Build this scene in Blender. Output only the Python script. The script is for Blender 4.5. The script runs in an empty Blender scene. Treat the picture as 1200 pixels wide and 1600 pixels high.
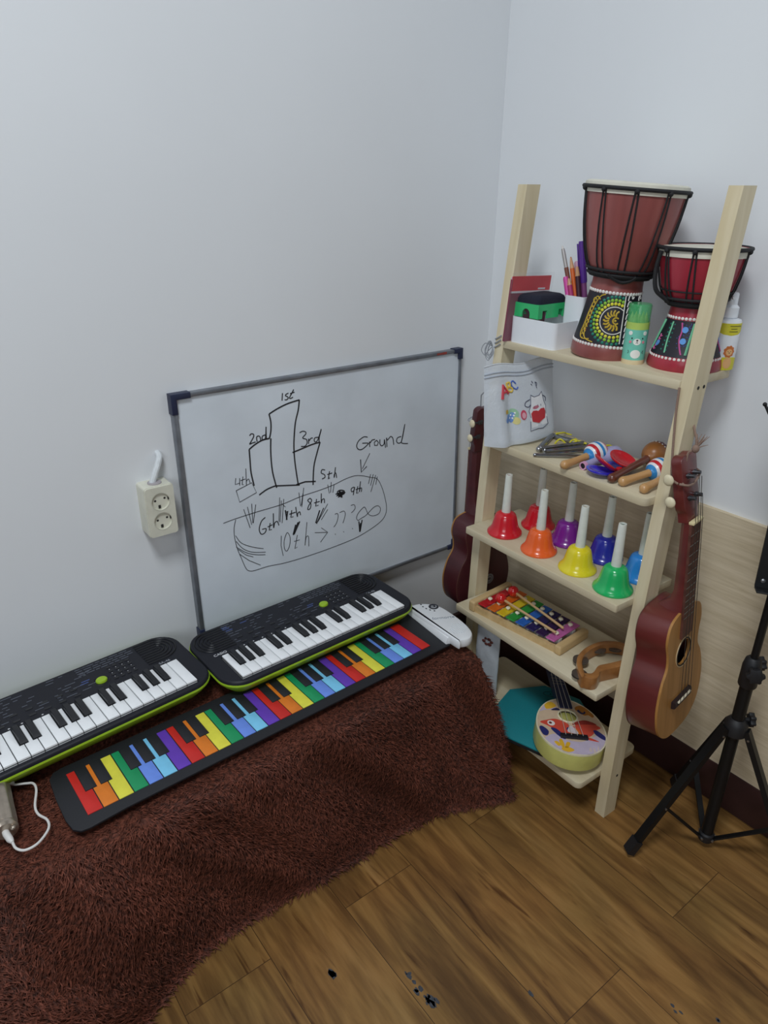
import bpy, bmesh, math, random
import numpy as np
from mathutils import Vector, Matrix, Euler
from mathutils.geometry import tessellate_polygon

SC = bpy.context.scene
COL = SC.collection
PI = math.pi
R = math.radians

# ------------------------------------------------------------------ materials
def lin(h):
    h = h.lstrip('#')
    out = []
    for i in (0, 2, 4):
        c = int(h[i:i+2], 16) / 255
        out.append(c / 12.92 if c <= .04045 else ((c + .055) / 1.055) ** 2.4)
    return (*out, 1)

_M = {}
def mat(key, hexc, rough=.5, metal=0.0, var=.06, scale=60.0, bump=0.0, coat=0.0, spec=.5, alpha=1.0, trans=0.0, stretch=None):
    """Principled material whose colour is broken up by a fine procedural noise."""
    if key in _M: return _M[key]
    m = bpy.data.materials.new(key); m.use_nodes = True
    nt = m.node_tree; N = nt.nodes; L = nt.links
    b = N['Principled BSDF']
    b.inputs['Roughness'].default_value = rough
    b.inputs['Metallic'].default_value = metal
    b.inputs['Coat Weight'].default_value = coat
    b.inputs['Specular IOR Level'].default_value = spec
    b.inputs['Alpha'].default_value = alpha
    b.inputs['Transmission Weight'].default_value = trans
    tc = N.new('ShaderNodeTexCoord'); mp = N.new('ShaderNodeMapping'); nz = N.new('ShaderNodeTexNoise')
    if stretch: mp.inputs['Scale'].default_value = stretch
    nz.inputs['Scale'].default_value = scale; nz.inputs['Detail'].default_value = 4
    L.new(tc.outputs['Object'], mp.inputs['Vector']); L.new(mp.outputs['Vector'], nz.inputs['Vector'])
    c = lin(hexc)
    rp = N.new('ShaderNodeValToRGB')
    rp.color_ramp.elements[0].position = .3; rp.color_ramp.elements[1].position = .7
    rp.color_ramp.elements[0].color = tuple(x * (1 - var) for x in c[:3]) + (1,)
    rp.color_ramp.elements[1].color = tuple(min(1, x * (1 + var)) for x in c[:3]) + (1,)
    L.new(nz.outputs['Fac'], rp.inputs['Fac']); L.new(rp.outputs['Color'], b.inputs['Base Color'])
    if bump:
        bp = N.new('ShaderNodeBump'); bp.inputs['Strength'].default_value = bump; bp.inputs['Distance'].default_value = .002
        L.new(nz.outputs['Fac'], bp.inputs['Height']); L.new(bp.outputs['Normal'], b.inputs['Normal'])
    _M[key] = m
    return m

def wood(key, c1, c2, rough=.55, scale=18, stretch=(1, 1, .06), coat=0.0, bump=.06):
    if key in _M: return _M[key]
    m = bpy.data.materials.new(key); m.use_nodes = True
    nt = m.node_tree; N = nt.nodes; L = nt.links
    b = N['Principled BSDF']; b.inputs['Roughness'].default_value = rough; b.inputs['Coat Weight'].default_value = coat
    b.inputs['Coat Roughness'].default_value = .25
    tc = N.new('ShaderNodeTexCoord'); mp = N.new('ShaderNodeMapping'); mp.inputs['Scale'].default_value = stretch
    n1 = N.new('ShaderNodeTexNoise'); n1.inputs['Scale'].default_value = scale; n1.inputs['Detail'].default_value = 8; n1.inputs['Distortion'].default_value = 1.2
    n2 = N.new('ShaderNodeTexNoise'); n2.inputs['Scale'].default_value = scale * 7; n2.inputs['Detail'].default_value = 3
    L.new(tc.outputs['Object'], mp.inputs['Vector']); L.new(mp.outputs['Vector'], n1.inputs['Vector']); L.new(mp.outputs['Vector'], n2.inputs['Vector'])
    mx = N.new('ShaderNodeMath'); mx.operation = 'MULTIPLY_ADD'; mx.inputs[1].default_value = .35
    L.new(n2.outputs['Fac'], mx.inputs[0]); L.new(n1.outputs['Fac'], mx.inputs[2])
    rp = N.new('ShaderNodeValToRGB'); rp.color_ramp.elements[0].position = .45; rp.color_ramp.elements[1].position = .85
    rp.color_ramp.elements[0].color = lin(c1); rp.color_ramp.elements[1].color = lin(c2)
    L.new(mx.outputs[0], rp.inputs['Fac']); L.new(rp.outputs['Color'], b.inputs['Base Color'])
    bp = N.new('ShaderNodeBump'); bp.inputs['Strength'].default_value = bump; bp.inputs['Distance'].default_value = .001
    L.new(mx.outputs[0], bp.inputs['Height']); L.new(bp.outputs['Normal'], b.inputs['Normal'])
    _M[key] = m
    return m

# ------------------------------------------------------------------ mesh builder
class MB:
    def __init__(s, material=None):
        s.bm = bmesh.new(); s.mats = []; s.mi = 0
        if material: s.use(material)
    def use(s, m):
        if m not in s.mats: s.mats.append(m)
        s.mi = s.mats.index(m); return s
    def face(s, vs):
        try: f = s.bm.faces.new(vs)
        except ValueError: return None
        f.material_index = s.mi; f.smooth = True; return f
    def v(s, p): return s.bm.verts.new(p)
    def loft(s, rings, cap0=True, cap1=True, closed=True, mats=None, M=None):
        vr = [[s.v((M @ Vector(p)) if M else Vector(p)) for p in r] for r in rings]
        n = len(rings[0]); keep = s.mi
        for i in range(len(vr) - 1):
            if mats: s.use(mats[i])
            for j in range(n if closed else n - 1):
                k = (j + 1) % n
                s.face((vr[i][j], vr[i][k], vr[i+1][k], vr[i+1][j]))
        if mats: s.use(mats[0])
        if cap0: s.face(list(reversed(vr[0])))
        if mats: s.use(mats[-1])
        if cap1: s.face(vr[-1])
        s.mi = keep
        return vr
    def lathe(s, prof, n=32, M=None, mats=None, cap0=True, cap1=True):
        rings = [[(max(r, 1e-5) * math.cos(2*PI*j/n), max(r, 1e-5) * math.sin(2*PI*j/n), z) for j in range(n)] for r, z in prof]
        return s.loft(rings, cap0, cap1, True, mats, M)
    def box(s, c, d, M=None, bev=0.0, seg=2):
        b2 = bmesh.new(); bmesh.ops.create_cube(b2, size=1)
        for v in b2.verts: v.co = Vector((v.co.x*d[0], v.co.y*d[1], v.co.z*d[2]))
        if bev: bmesh.ops.bevel(b2, geom=list(b2.edges), offset=bev, segments=seg, affect='EDGES', profile=.5)
        s.merge(b2, (M or Matrix.Identity(4)) @ Matrix.Translation(Vector(c)))
    def merge(s, b2, M):
        mp = {}
        for v in b2.verts: mp[v] = s.v(M @ v.co)
        for f in b2.faces: s.face([mp[v] for v in f.verts])
        b2.free()
    def sphere(s, c, r, sc=(1, 1, 1), M=None, u=16, w=10):
        b2 = bmesh.new(); bmesh.ops.create_uvsphere(b2, u_segments=u, v_segments=w, radius=r)
        s.merge(b2, (M or Matrix.Identity(4)) @ Matrix.Translation(Vector(c)) @ Matrix.Diagonal((*sc, 1)))
    def cyl(s, p0, p1, r0, r1=None, n=16, M=None):
        s.tube([p0, p1], [r0, r0 if r1 is None else r1], n, M)
    def tube(s, pts, rad, n=8, M=None, caps=True, closed=False):
        P = [Vector(p) for p in pts]
        if not hasattr(rad, '__len__'): rad = [rad] * len(P)
        T = []
        for i in range(len(P)):
            a = P[i-1] if (i > 0 or closed) else P[i]; b = P[(i+1) % len(P)] if (i < len(P)-1 or closed) else P[i]
            t = (b - a); T.append(t.normalized() if t.length > 1e-9 else Vector((0, 0, 1)))
        up = Vector((0, 0, 1)) if abs(T[0].z) < .9 else Vector((1, 0, 0))
        x = T[0].cross(up).normalized(); rings = []
        for i, p in enumerate(P):
            x = (x - T[i] * x.dot(T[i]))
            x = x.normalized() if x.length > 1e-6 else T[i].orthogonal().normalized()
            y = T[i].cross(x)
            rings.append([p + (x * math.cos(2*PI*j/n) + y * math.sin(2*PI*j/n)) * rad[i] for j in range(n)])
        if closed: rings.append(rings[0])
        s.loft(rings, caps and not closed, caps and not closed, True, None, M)
    def prism(s, pts, z0, z1, M=None, bev=0.0):
        """2-D outline (ccw) extruded from z0 to z1, optional soft top and bottom edge."""
        def inset(ps, d):
            n = len(ps); o = []
            for i in range(n):
                a = Vector(ps[i-1]); b = Vector(ps[i]); c = Vector(ps[(i+1) % n])
                e = ((b-a).normalized() + (c-b).normalized())
                e = e.normalized() if e.length > 1e-9 else Vector((1, 0))
                nn = Vector((-e.y, e.x)); o.append(tuple(b + nn * d))
            return o
        if bev:
            lv = [(z0, inset(pts, bev)), (z0 + bev*.3, inset(pts, bev*.3)), (z0 + bev, pts), (z1 - bev, pts), (z1 - bev*.3, inset(pts, bev*.3)), (z1, inset(pts, bev))]
        else: lv = [(z0, pts), (z1, pts)]
        rings = [[(p[0], p[1], z) for p in ps] for z, ps in lv]
        s.loft(rings, True, True, True, None, M)
    def plate(s, outer, holes, z0, z1, M=None):
        """flat plate with holes"""
        loops = [[Vector((*p, 0)) for p in outer]] + [[Vector((*p, 0)) for p in h] for h in holes]
        tri = tessellate_polygon(loops); flat = [p for l in loops for p in l]
        f = lambda p, z: (M @ Vector((p.x, p.y, z))) if M else Vector((p.x, p.y, z))
        top = [s.v(f(p, z1)) for p in flat]; bot = [s.v(f(p, z0)) for p in flat]
        for a, b, c in tri:
            nn = (flat[b]-flat[a]).cross(flat[c]-flat[a]).z
            if nn < 0: a, b, c = c, b, a
            s.face((top[a], top[b], top[c])); s.face((bot[c], bot[b], bot[a]))
        k = 0
        for l in loops:
            n = len(l)
            for i in range(n):
                j = (i+1) % n
                s.face((bot[k+i], bot[k+j], top[k+j], top[k+i]))
            k += n
    def ribbon(s, pts, w, z0, z1, M=None):
        """pen stroke: flat ribbon along a 2-D polyline"""
        n = len(pts); P = [Vector(p) for p in pts]; Lf = []; Rt = []
        for i in range(n):
            a = P[max(i-1, 0)]; b = P[min(i+1, n-1)]; t = (b-a)
            t = t.normalized() if t.length > 1e-9 else Vector((1, 0)); nn = Vector((-t.y, t.x)) * w/2
            Lf.append(P[i]+nn); Rt.append(P[i]-nn)
        rings = [[(l.x, l.y, z0), (r.x, r.y, z0), (r.x, r.y, z1), (l.x, l.y, z1)] for l, r in zip(Lf, Rt)]
        s.loft(rings, True, True, True, None, M)
    def build(s, name, parent=None, angle=35, M=None):
        me = bpy.data.meshes.new(name)
        bmesh.ops.recalc_face_normals(s.bm, faces=list(s.bm.faces))
        s.bm.to_mesh(me); s.bm.free()
        for m in s.mats: me.materials.append(m)
        me.set_sharp_from_angle(angle=R(angle))
        o = bpy.data.objects.new(name, me); COL.objects.link(o)
        if parent: o.parent = parent
        if M is not None: o.matrix_local = M
        return o

def thing(name, label, cat, loc=(0, 0, 0), rot=(0, 0, 0), group=None, scale=1.0):
    o = bpy.data.objects.new(name, None); COL.objects.link(o)
    o.empty_display_size = .02; o.location = loc; o.rotation_euler = rot; o.scale = (scale,)*3
    o['label'] = label; o['category'] = cat
    if group: o['group'] = group
    return o
def tag(o, label, cat, group=None):
    o['label'] = label; o['category'] = cat
    if group: o['group'] = group
    return o
def struct(o): o['kind'] = 'structure'; return o

def smooth(pts, k=6, closed=False):
    """Catmull-Rom through points"""
    P = [Vector(p) for p in pts]; n = len(P); out = []
    rng = range(n) if closed else range(n-1)
    for i in rng:
        p0 = P[(i-1) % n] if (closed or i > 0) else P[0]; p1 = P[i]; p2 = P[(i+1) % n]; p3 = P[(i+2) % n] if (closed or i < n-2) else P[-1]
        for j in range(k):
            t = j/k
            out.append(tuple(.5*((2*p1) + (p2-p0)*t + (2*p0-5*p1+4*p2-p3)*t*t + (3*p1-p0-3*p2+p3)*t**3)))
    if not closed: out.append(tuple(P[-1]))
    return out
def circle(cx, cy, r, n=24, ry=None): return [(cx + r*math.cos(2*PI*i/n), cy + (ry or r)*math.sin(2*PI*i/n)) for i in range(n)]
def rrect(x0, y0, x1, y1, r, n=6):
    out = []
    for cx, cy, a in ((x1-r, y0+r, -90), (x1-r, y1-r, 0), (x0+r, y1-r, 90), (x0+r, y0+r, 180)):
        for i in range(n+1):
            t = R(a + 90*i/n); out.append((cx + r*math.cos(t), cy + r*math.sin(t)))
    return out
def text_mesh(s, size, depth=.0003, align='CENTER'):
    cu = bpy.data.curves.new('lettering', 'FONT'); cu.body = s; cu.size = size; cu.extrude = depth; cu.align_x = align; cu.align_y = 'CENTER'
    o = bpy.data.objects.new('lettering', cu); COL.objects.link(o)
    dg = bpy.context.evaluated_depsgraph_get(); me = bpy.data.meshes.new_from_object(o.evaluated_get(dg))
    bpy.data.objects.remove(o); bpy.data.curves.remove(cu)
    return me
def text(name, s, size, m, parent, M, depth=.0003):
    me = text_mesh(s, size, depth); me.materials.clear(); me.materials.append(m)
    o = bpy.data.objects.new(name, me); COL.objects.link(o); o.parent = parent; o.matrix_local = M
    return o
def frame(origin, x, y):
    """matrix whose local x, y run along two world directions"""
    x = Vector(x).normalized(); y = Vector(y); y = (y - x*y.dot(x)).normalized(); z = x.cross(y)
    M = Matrix((x, y, z)).transposed().to_4x4(); M.translation = Vector(origin); return M
class Surf:
    """surface of revolution (about local z) on which marks can be laid"""
    def __init__(s, prof): s.z = [p[1] for p in prof]; s.r = [p[0] for p in prof]
    def rad(s, h): return float(np.interp(h, s.z, s.r))
    def at(s, th, h, off=0.0):
        r = s.rad(h) + off; return Vector((r*math.cos(th), r*math.sin(th), h))
    def patch(s, mb, th, h, pts, off=.0004):
        """conforming patch: outline pts in metres around (th, h); x runs to the viewer's right"""
        r = s.rad(h); st = max(.0008, r*.14); d = []
        for k in range(len(pts)):
            a, b_ = Vector(pts[k-1]), Vector(pts[k]); m = max(1, int((b_-a).length/st))
            for f in range(m): d.append(tuple(a.lerp(b_, f/m)))
        pts = d; n = len(pts)
        cx = sum(p[0] for p in pts)/n; cy = sum(p[1] for p in pts)/n
        g = lambda p: s.at(th + p[0]/r, h + p[1], off)
        c = mb.v(g((cx, cy))); ext = max((Vector(p)-Vector((cx, cy))).length for p in pts); nr = max(2, min(8, int(ext/st)))
        rings = [[mb.v(g((cx+(p[0]-cx)*f, cy+(p[1]-cy)*f))) for p in pts] for f in [(q+1)/nr for q in range(nr)]]
        rings.append([mb.v(s.at(th + p[0]/r, h + p[1], -.0004)) for p in pts])
        for j in range(n):
            k = (j+1) % n
            mb.face((c, rings[0][j], rings[0][k]))
            for q in range(nr): mb.face((rings[q][j], rings[q+1][j], rings[q+1][k], rings[q][k]))
    def dot(s, mb, th, h, r, off=0.0):
        p = s.at(th, h, off); n = Vector((math.cos(th), math.sin(th), 0))
        M = frame(p, n.cross(Vector((0, 0, -1))), (0, 0, 1))
        mb.sphere((0, 0, 0), r, (1, 1, .45), M, 8, 5)
    def line(s, mb, pts, th, h, w=.0008, n=5):
        r = s.rad(h); mb.tube([s.at(th + x/r, h + y, .0003) for x, y in pts], w, n)

# ------------------------------------------------------------------ camera and light
cam = bpy.data.cameras.new('camera'); co = bpy.data.objects.new('camera', cam); COL.objects.link(co)
co.location = (-1.1996, -1.1739, 1.1312); co.rotation_euler = (1.142, -.0083, -.6513)
cam.sensor_fit = 'VERTICAL'; cam.sensor_height = 24; cam.lens = 1114.147 / 1600 * 24; cam.clip_start = .02
SC.camera = co
SC.view_settings.view_transform = 'Standard'; SC.view_settings.look = 'None'; SC.view_settings.gamma = 1; SC.view_settings.use_curve_mapping = False
SC.view_settings.exposure = 0.0
w = bpy.data.worlds.new('room_ambient'); SC.world = w; w.use_nodes = True
w.node_tree.nodes['Background'].inputs['Color'].default_value = (.80, .90, 1.0, 1)
w.node_tree.nodes['Background'].inputs['Strength'].default_value = .065
def area(name, loc, target, sx, sy, power, color):
    l = bpy.data.lights.new(name, 'AREA'); l.shape = 'RECTANGLE'; l.size = sx; l.size_y = sy; l.energy = power; l.color = color
    o = bpy.data.objects.new(name, l); COL.objects.link(o); o.location = loc
    o.rotation_euler = (Vector(target) - Vector(loc)).to_track_quat('-Z', 'Y').to_euler(); return o
area('ceiling_lamp', (-1.45, -1.1, 2.55), (-1.45, -1.1, 0), .5, .5, 30, (.91, .96, 1.0))
area('side_fill_light', (-3.0, -2.4, 1.75), (0, -.6, 1.1), 1.3, 1.3, 22, (.88, .94, 1.0))  # added soft fill to brighten right wall and post sides, not a real window

# ------------------------------------------------------------------ setting
wall_m = mat('white_paint', '#e6e9ec', .75, var=.015, scale=3, bump=.02)
def quad(name, pts, m):
    b = MB(m); b.face([b.v(p) for p in pts]); return struct(b.build(name))
def slab(name, c, d, m, bev=0): b = MB(m); b.box(c, d, None, bev); return struct(b.build(name))
slab('wall_left', (-1.5, .05, 1.3), (3.2, .1, 2.6), wall_m)
slab('wall_right', (.05, -1.4, 1.3), (.1, 3.0, 2.6), wall_m)
# plank floor
fm = bpy.data.materials.new('vinyl_planks'); fm.use_nodes = True
nt = fm.node_tree; N = nt.nodes; L = nt.links; b = N['Principled BSDF']
tc = N.new('ShaderNodeTexCoord'); mp = N.new('ShaderNodeMapping')
mp.inputs['Rotation'].default_value = (0, 0, PI/2); mp.inputs['Location'].default_value = (-.827, .158, 0)
L.new(tc.outputs['Object'], mp.inputs['Vector'])
br = N.new('ShaderNodeTexBrick'); br.inputs['Scale'].default_value = 1; br.inputs['Brick Width'].default_value = .92; br.inputs['Row Height'].default_value = .1455
br.inputs['Mortar Size'].default_value = .0006; br.inputs['Mortar Smooth'].default_value = .3; br.offset = .38; br.offset_frequency = 2
br.inputs['Color1'].default_value = (0, 0, 0, 1); br.inputs['Color2'].default_value = (1, 1, 1, 1); br.inputs['Mortar'].default_value = (.5, .5, .5, 1); br.inputs['Bias'].default_value = 0
L.new(mp.outputs['Vector'], br.inputs['Vector'])
# grain runs along the planks; every plank reads another part of the noise
mg = N.new('ShaderNodeMapping'); mg.inputs['Scale'].default_value = (1, .11, 1); L.new(tc.outputs['Object'], mg.inputs['Vector'])
ad = N.new('ShaderNodeVectorMath'); ad.operation = 'MULTIPLY_ADD'; ad.inputs[1].default_value = (3, 7, 5)
L.new(br.outputs['Color'], ad.inputs[0]); L.new(mg.outputs['Vector'], ad.inputs[2])
n1 = N.new('ShaderNodeTexNoise'); n1.inputs['Scale'].default_value = 17; n1.inputs['Detail'].default_value = 9; n1.inputs['Roughness'].default_value = .62; n1.inputs['Distortion'].default_value = .9
n2 = N.new('ShaderNodeTexNoise'); n2.inputs['Scale'].default_value = 75; n2.inputs['Detail'].default_value = 5
n3 = N.new('ShaderNodeTexNoise'); n3.inputs['Scale'].default_value = 5; n3.inputs['Detail'].default_value = 3
for n in (n1, n2): L.new(ad.outputs[0], n.inputs['Vector'])
L.new(tc.outputs['Object'], n3.inputs['Vector'])
r1 = N.new('ShaderNodeValToRGB'); e = r1.color_ramp.elements
e[0].position = .28; e[0].color = lin('#5a3e20'); e[1].position = .75; e[1].color = lin('#a98352')
x = e.new(.42); x.color = lin('#765530'); x = e.new(.55); x.color = lin('#926d3e')
L.new(n1.outputs['Fac'], r1.inputs['Fac'])
r2 = N.new('ShaderNodeValToRGB'); r2.color_ramp.elements[0].position = .38; r2.color_ramp.elements[0].color = (.62, .58, .55, 1); r2.color_ramp.elements[1].position = .6; r2.color_ramp.elements[1].color = (1, 1, 1, 1)
L.new(n2.outputs['Fac'], r2.inputs['Fac'])
m1 = N.new('ShaderNodeMix'); m1.data_type = 'RGBA'; m1.blend_type = 'MULTIPLY'; m1.inputs[0].default_value = .8
L.new(r1.outputs['Color'], m1.inputs[6]); L.new(r2.outputs['Color'], m1.inputs[7])
r3 = N.new('ShaderNodeValToRGB'); r3.color_ramp.elements[0].position = .3; r3.color_ramp.elements[0].color = (.85, .9, .85, 1); r3.color_ramp.elements[1].position = .7; r3.color_ramp.elements[1].color = (1.08, 1.0, .93, 1)
L.new(n3.outputs['Fac'], r3.inputs['Fac'])
m2 = N.new('ShaderNodeMix'); m2.data_type = 'RGBA'; m2.blend_type = 'MULTIPLY'; m2.inputs[0].default_value = 1
L.new(m1.outputs[2], m2.inputs[6]); L.new(r3.outputs['Color'], m2.inputs[7])
m3 = N.new('ShaderNodeMix'); m3.data_type = 'RGBA'; m3.inputs[7].default_value = lin('#3a2512')
L.new(br.outputs['Fac'], m3.inputs[0]); L.new(br.outputs['Fac'], m3.inputs[0])
n4 = N.new('ShaderNodeTexNoise'); n4.inputs['Scale'].default_value = 24; n4.inputs['Detail'].default_value = 6; n4.inputs['Distortion'].default_value = 2.2
mg2 = N.new('ShaderNodeVectorMath'); mg2.operation = 'ADD'; mg2.inputs[1].default_value = (4.3, 1.7, 2.1); L.new(ad.outputs[0], mg2.inputs[0]); L.new(mg2.outputs[0], n4.inputs['Vector'])
r4 = N.new('ShaderNodeValToRGB'); r4.color_ramp.elements[0].position = .61; r4.color_ramp.elements[0].color = (1, 1, 1, 1); r4.color_ramp.elements[1].position = .70; r4.color_ramp.elements[1].color = (.42, .34, .30, 1)
L.new(n4.outputs['Fac'], r4.inputs['Fac'])
m4 = N.new('ShaderNodeMix'); m4.data_type = 'RGBA'; m4.blend_type = 'MULTIPLY'; m4.inputs[0].default_value = 1
L.new(m2.outputs[2], m4.inputs[6]); L.new(r4.outputs['Color'], m4.inputs[7]); L.new(m4.outputs[2], m3.inputs[6])
L.new(m3.outputs[2], b.inputs['Base Color']); b.inputs['Roughness'].default_value = .42; b.inputs['Specular IOR Level'].default_value = .35
bp = N.new('ShaderNodeBump'); bp.inputs['Strength'].default_value = .15; bp.inputs['Distance'].default_value = .0015; bp.invert = True
L.new(br.outputs['Fac'], bp.inputs['Height']); L.new(bp.outputs['Normal'], b.inputs['Normal'])
fb = MB(fm); fb.box((-1.5, -1.4, -.05), (3.2, 3.0, .1))
# chipped spots of the vinyl are part of the floor
chip = mat('chipped_vinyl', '#3d4047', .7, var=.3, scale=200)
fb.use(chip); rnd = random.Random(5)
for x, y, r, s in ((-0.8228, -0.5660, 0.012, 3), (-0.7217, -0.6372, 0.008, 3), (-0.7280, -0.6558, 0.007, 4), (-0.7270, -0.6746, 0.008, 5), (-0.7199, -0.6917, 0.01, 4), (-0.5927, -0.7663, 0.011, 1), (-0.4338, -0.9192, 0.007, 3), (-0.3940, -0.9561, 0.008, 3)):
    for k in range(s):
        a = x + rnd.uniform(-.006, .006)*(s > 1); c = y + rnd.uniform(-.012, .012)*(s > 1); q = r*rnd.uniform(.3, .75)
        fb.prism([(a + q*rnd.uniform(.5, 1)*math.cos(t*PI/4)*.8, c + q*rnd.uniform(.5, 1.2)*math.sin(t*PI/4)*1.3) for t in range(8)], -.001, .0004)
struct(fb.build('floor'))
# wainscot board and skirting along the right wall
pan = wood('laminate_board', '#cbba9a', '#e2d3b7', .6, 75, (1, .07, 1.3), bump=.04)
slab('trim_1', (-.005, -1.2, .3482), (.01, 2.4, .5122), pan)
skirt = mat('dark_skirting', '#3b2322', .5, var=.12, scale=30)
slab('baseboard_right', (-.006, -1.2, .046), (.012, 2.4, .092), skirt, .002)
slab('baseboard_left', (-1.5, -.006, .046), (2.98, .012, .092), skirt, .002)

# ------------------------------------------------------------------ whiteboard
BL = .0216
BM = frame((-.7681, -.0226, .313), (1, 0, 0), (0, math.sin(BL), math.cos(BL)))
wb = thing('whiteboard', 'wide framed whiteboard with black marker drawing leaning against the left wall', 'whiteboard')
wb.matrix_world = BM
BW, BH = .6742, .4912
b = MB(mat('whiteboard_face', '#dce4ec', .4, var=.075, scale=7)); b.box((BW/2, BH/2, -.006), (BW-.01, BH-.01, .009)); b.build('board_panel', wb)
alu = mat('aluminium_frame', '#83878e', .4, .6, .15, 40)
for a, c in (((BW/2, .004, -.005), (BW, .008, .016)), ((BW/2, BH-.004, -.005), (BW, .008, .016)), ((.0045, BH/2, -.005), (.009, BH, .016)), ((BW-.003, BH/2, -.005), (.006, BH, .016))):
    b = MB(alu); b.box(a, c, None, .002); b.build('frame_rail', wb)
capm = mat('navy_corner_plastic', '#252c47', .45)
for cx, cy, sx, sy in ((0, BH, 1, -1), (BW, BH, -1, -1), (0, 0, 1, 1), (BW, 0, -1, 1)):
    k = (.036 if cy else .024) if cx == 0 else .024
    P = [(0, 0), (k, 0), (k, .0105), (.0105, .0105), (.0105, k), (0, k)]
    P = [(cx + sx*(x - .0015), cy + sy*(y - .0015)) for x, y in P]
    if sx*sy < 0: P.reverse()
    b = MB(capm); b.prism(P, -.0150, .0048, bev=.001); b.build('corner_cap', wb)
ink = mat('black_marker_ink', '#26272c', .5)
def strokes(name, data):
    b = MB(ink)
    for wd, pts in data: b.ribbon(smooth(pts, 4) if len(pts) > 3 and pts[0] != pts[-1] or len(pts) > 7 else pts, .0019*min(wd, 1.45), -.0017, -.0009)
    return b.build(name, wb)
DRAWING=[[1.7,[[0.1858,0.4259],[0.2039,0.433],[0.2271,0.4392],[0.2531,0.4423]]],[1.7,[[0.2531,0.4423],[0.2492,0.4223],[0.2417,0.3997],[0.2369,0.3705],[0.235,0.3464],[0.2357,0.3151],[0.2399,0.2712]]],[1.7,[[0.1858,0.4259],[0.1884,0.4095],[0.187,0.3921],[0.1831,0.3787]]],[1.7,[[0.1859,0.3781],[0.184,0.3569],[0.1834,0.3328],[0.1848,0.3079],[0.19,0.2801]]],[1.7,[[0.1389,0.3657],[0.1514,0.3726],[0.1677,0.3781],[0.1831,0.3787]]],[1.7,[[0.1389,0.3657],[0.1387,0.3426],[0.1388,0.3185],[0.1428,0.2915]]],[1.7,[[0.2315,0.34],[0.2547,0.3438],[0.2757,0.3473],[0.2959,0.3486]]],[1.7,[[0.2959,0.3486],[0.287,0.3261],[0.2785,0.2992],[0.2747,0.2612]]],[0.6,[[0.1048,0.2905],[0.1383,0.2987],[0.1467,0.2762],[0.1098,0.2655],[0.1048,0.2905]]],[1.7,[[0.152,0.2698],[0.1695,0.2772],[0.1892,0.2798],[0.1907,0.2754]]],[1.7,[[0.1892,0.2798],[0.216,0.2743],[0.2434,0.2687]]],[1.7,[[0.2361,0.2712],[0.2568,0.2724],[0.2813,0.2673]]]]
GROUND=[[0.6,[[0.0724,0.2316],[0.0967,0.2339],[0.145,0.2361],[0.1988,0.2373],[0.2437,0.2432],[0.29,0.2458],[0.3258,0.2495],[0.3543,0.2553],[0.3791,0.2568],[0.4,0.2519],[0.4212,0.2433],[0.4385,0.2355],[0.4515,0.2116],[0.4602,0.1825],[0.4637,0.1582],[0.4577,0.1402],[0.4418,0.1288],[0.4105,0.118],[0.3711,0.1099],[0.3077,0.1057],[0.2433,0.1047],[0.197,0.1064],[0.16,0.1109],[0.1308,0.1113],[0.1185,0.1136],[0.1103,0.1217],[0.1022,0.1476],[0.0957,0.1707],[0.0923,0.196],[0.0933,0.2163],[0.0981,0.2318]]]]
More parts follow.
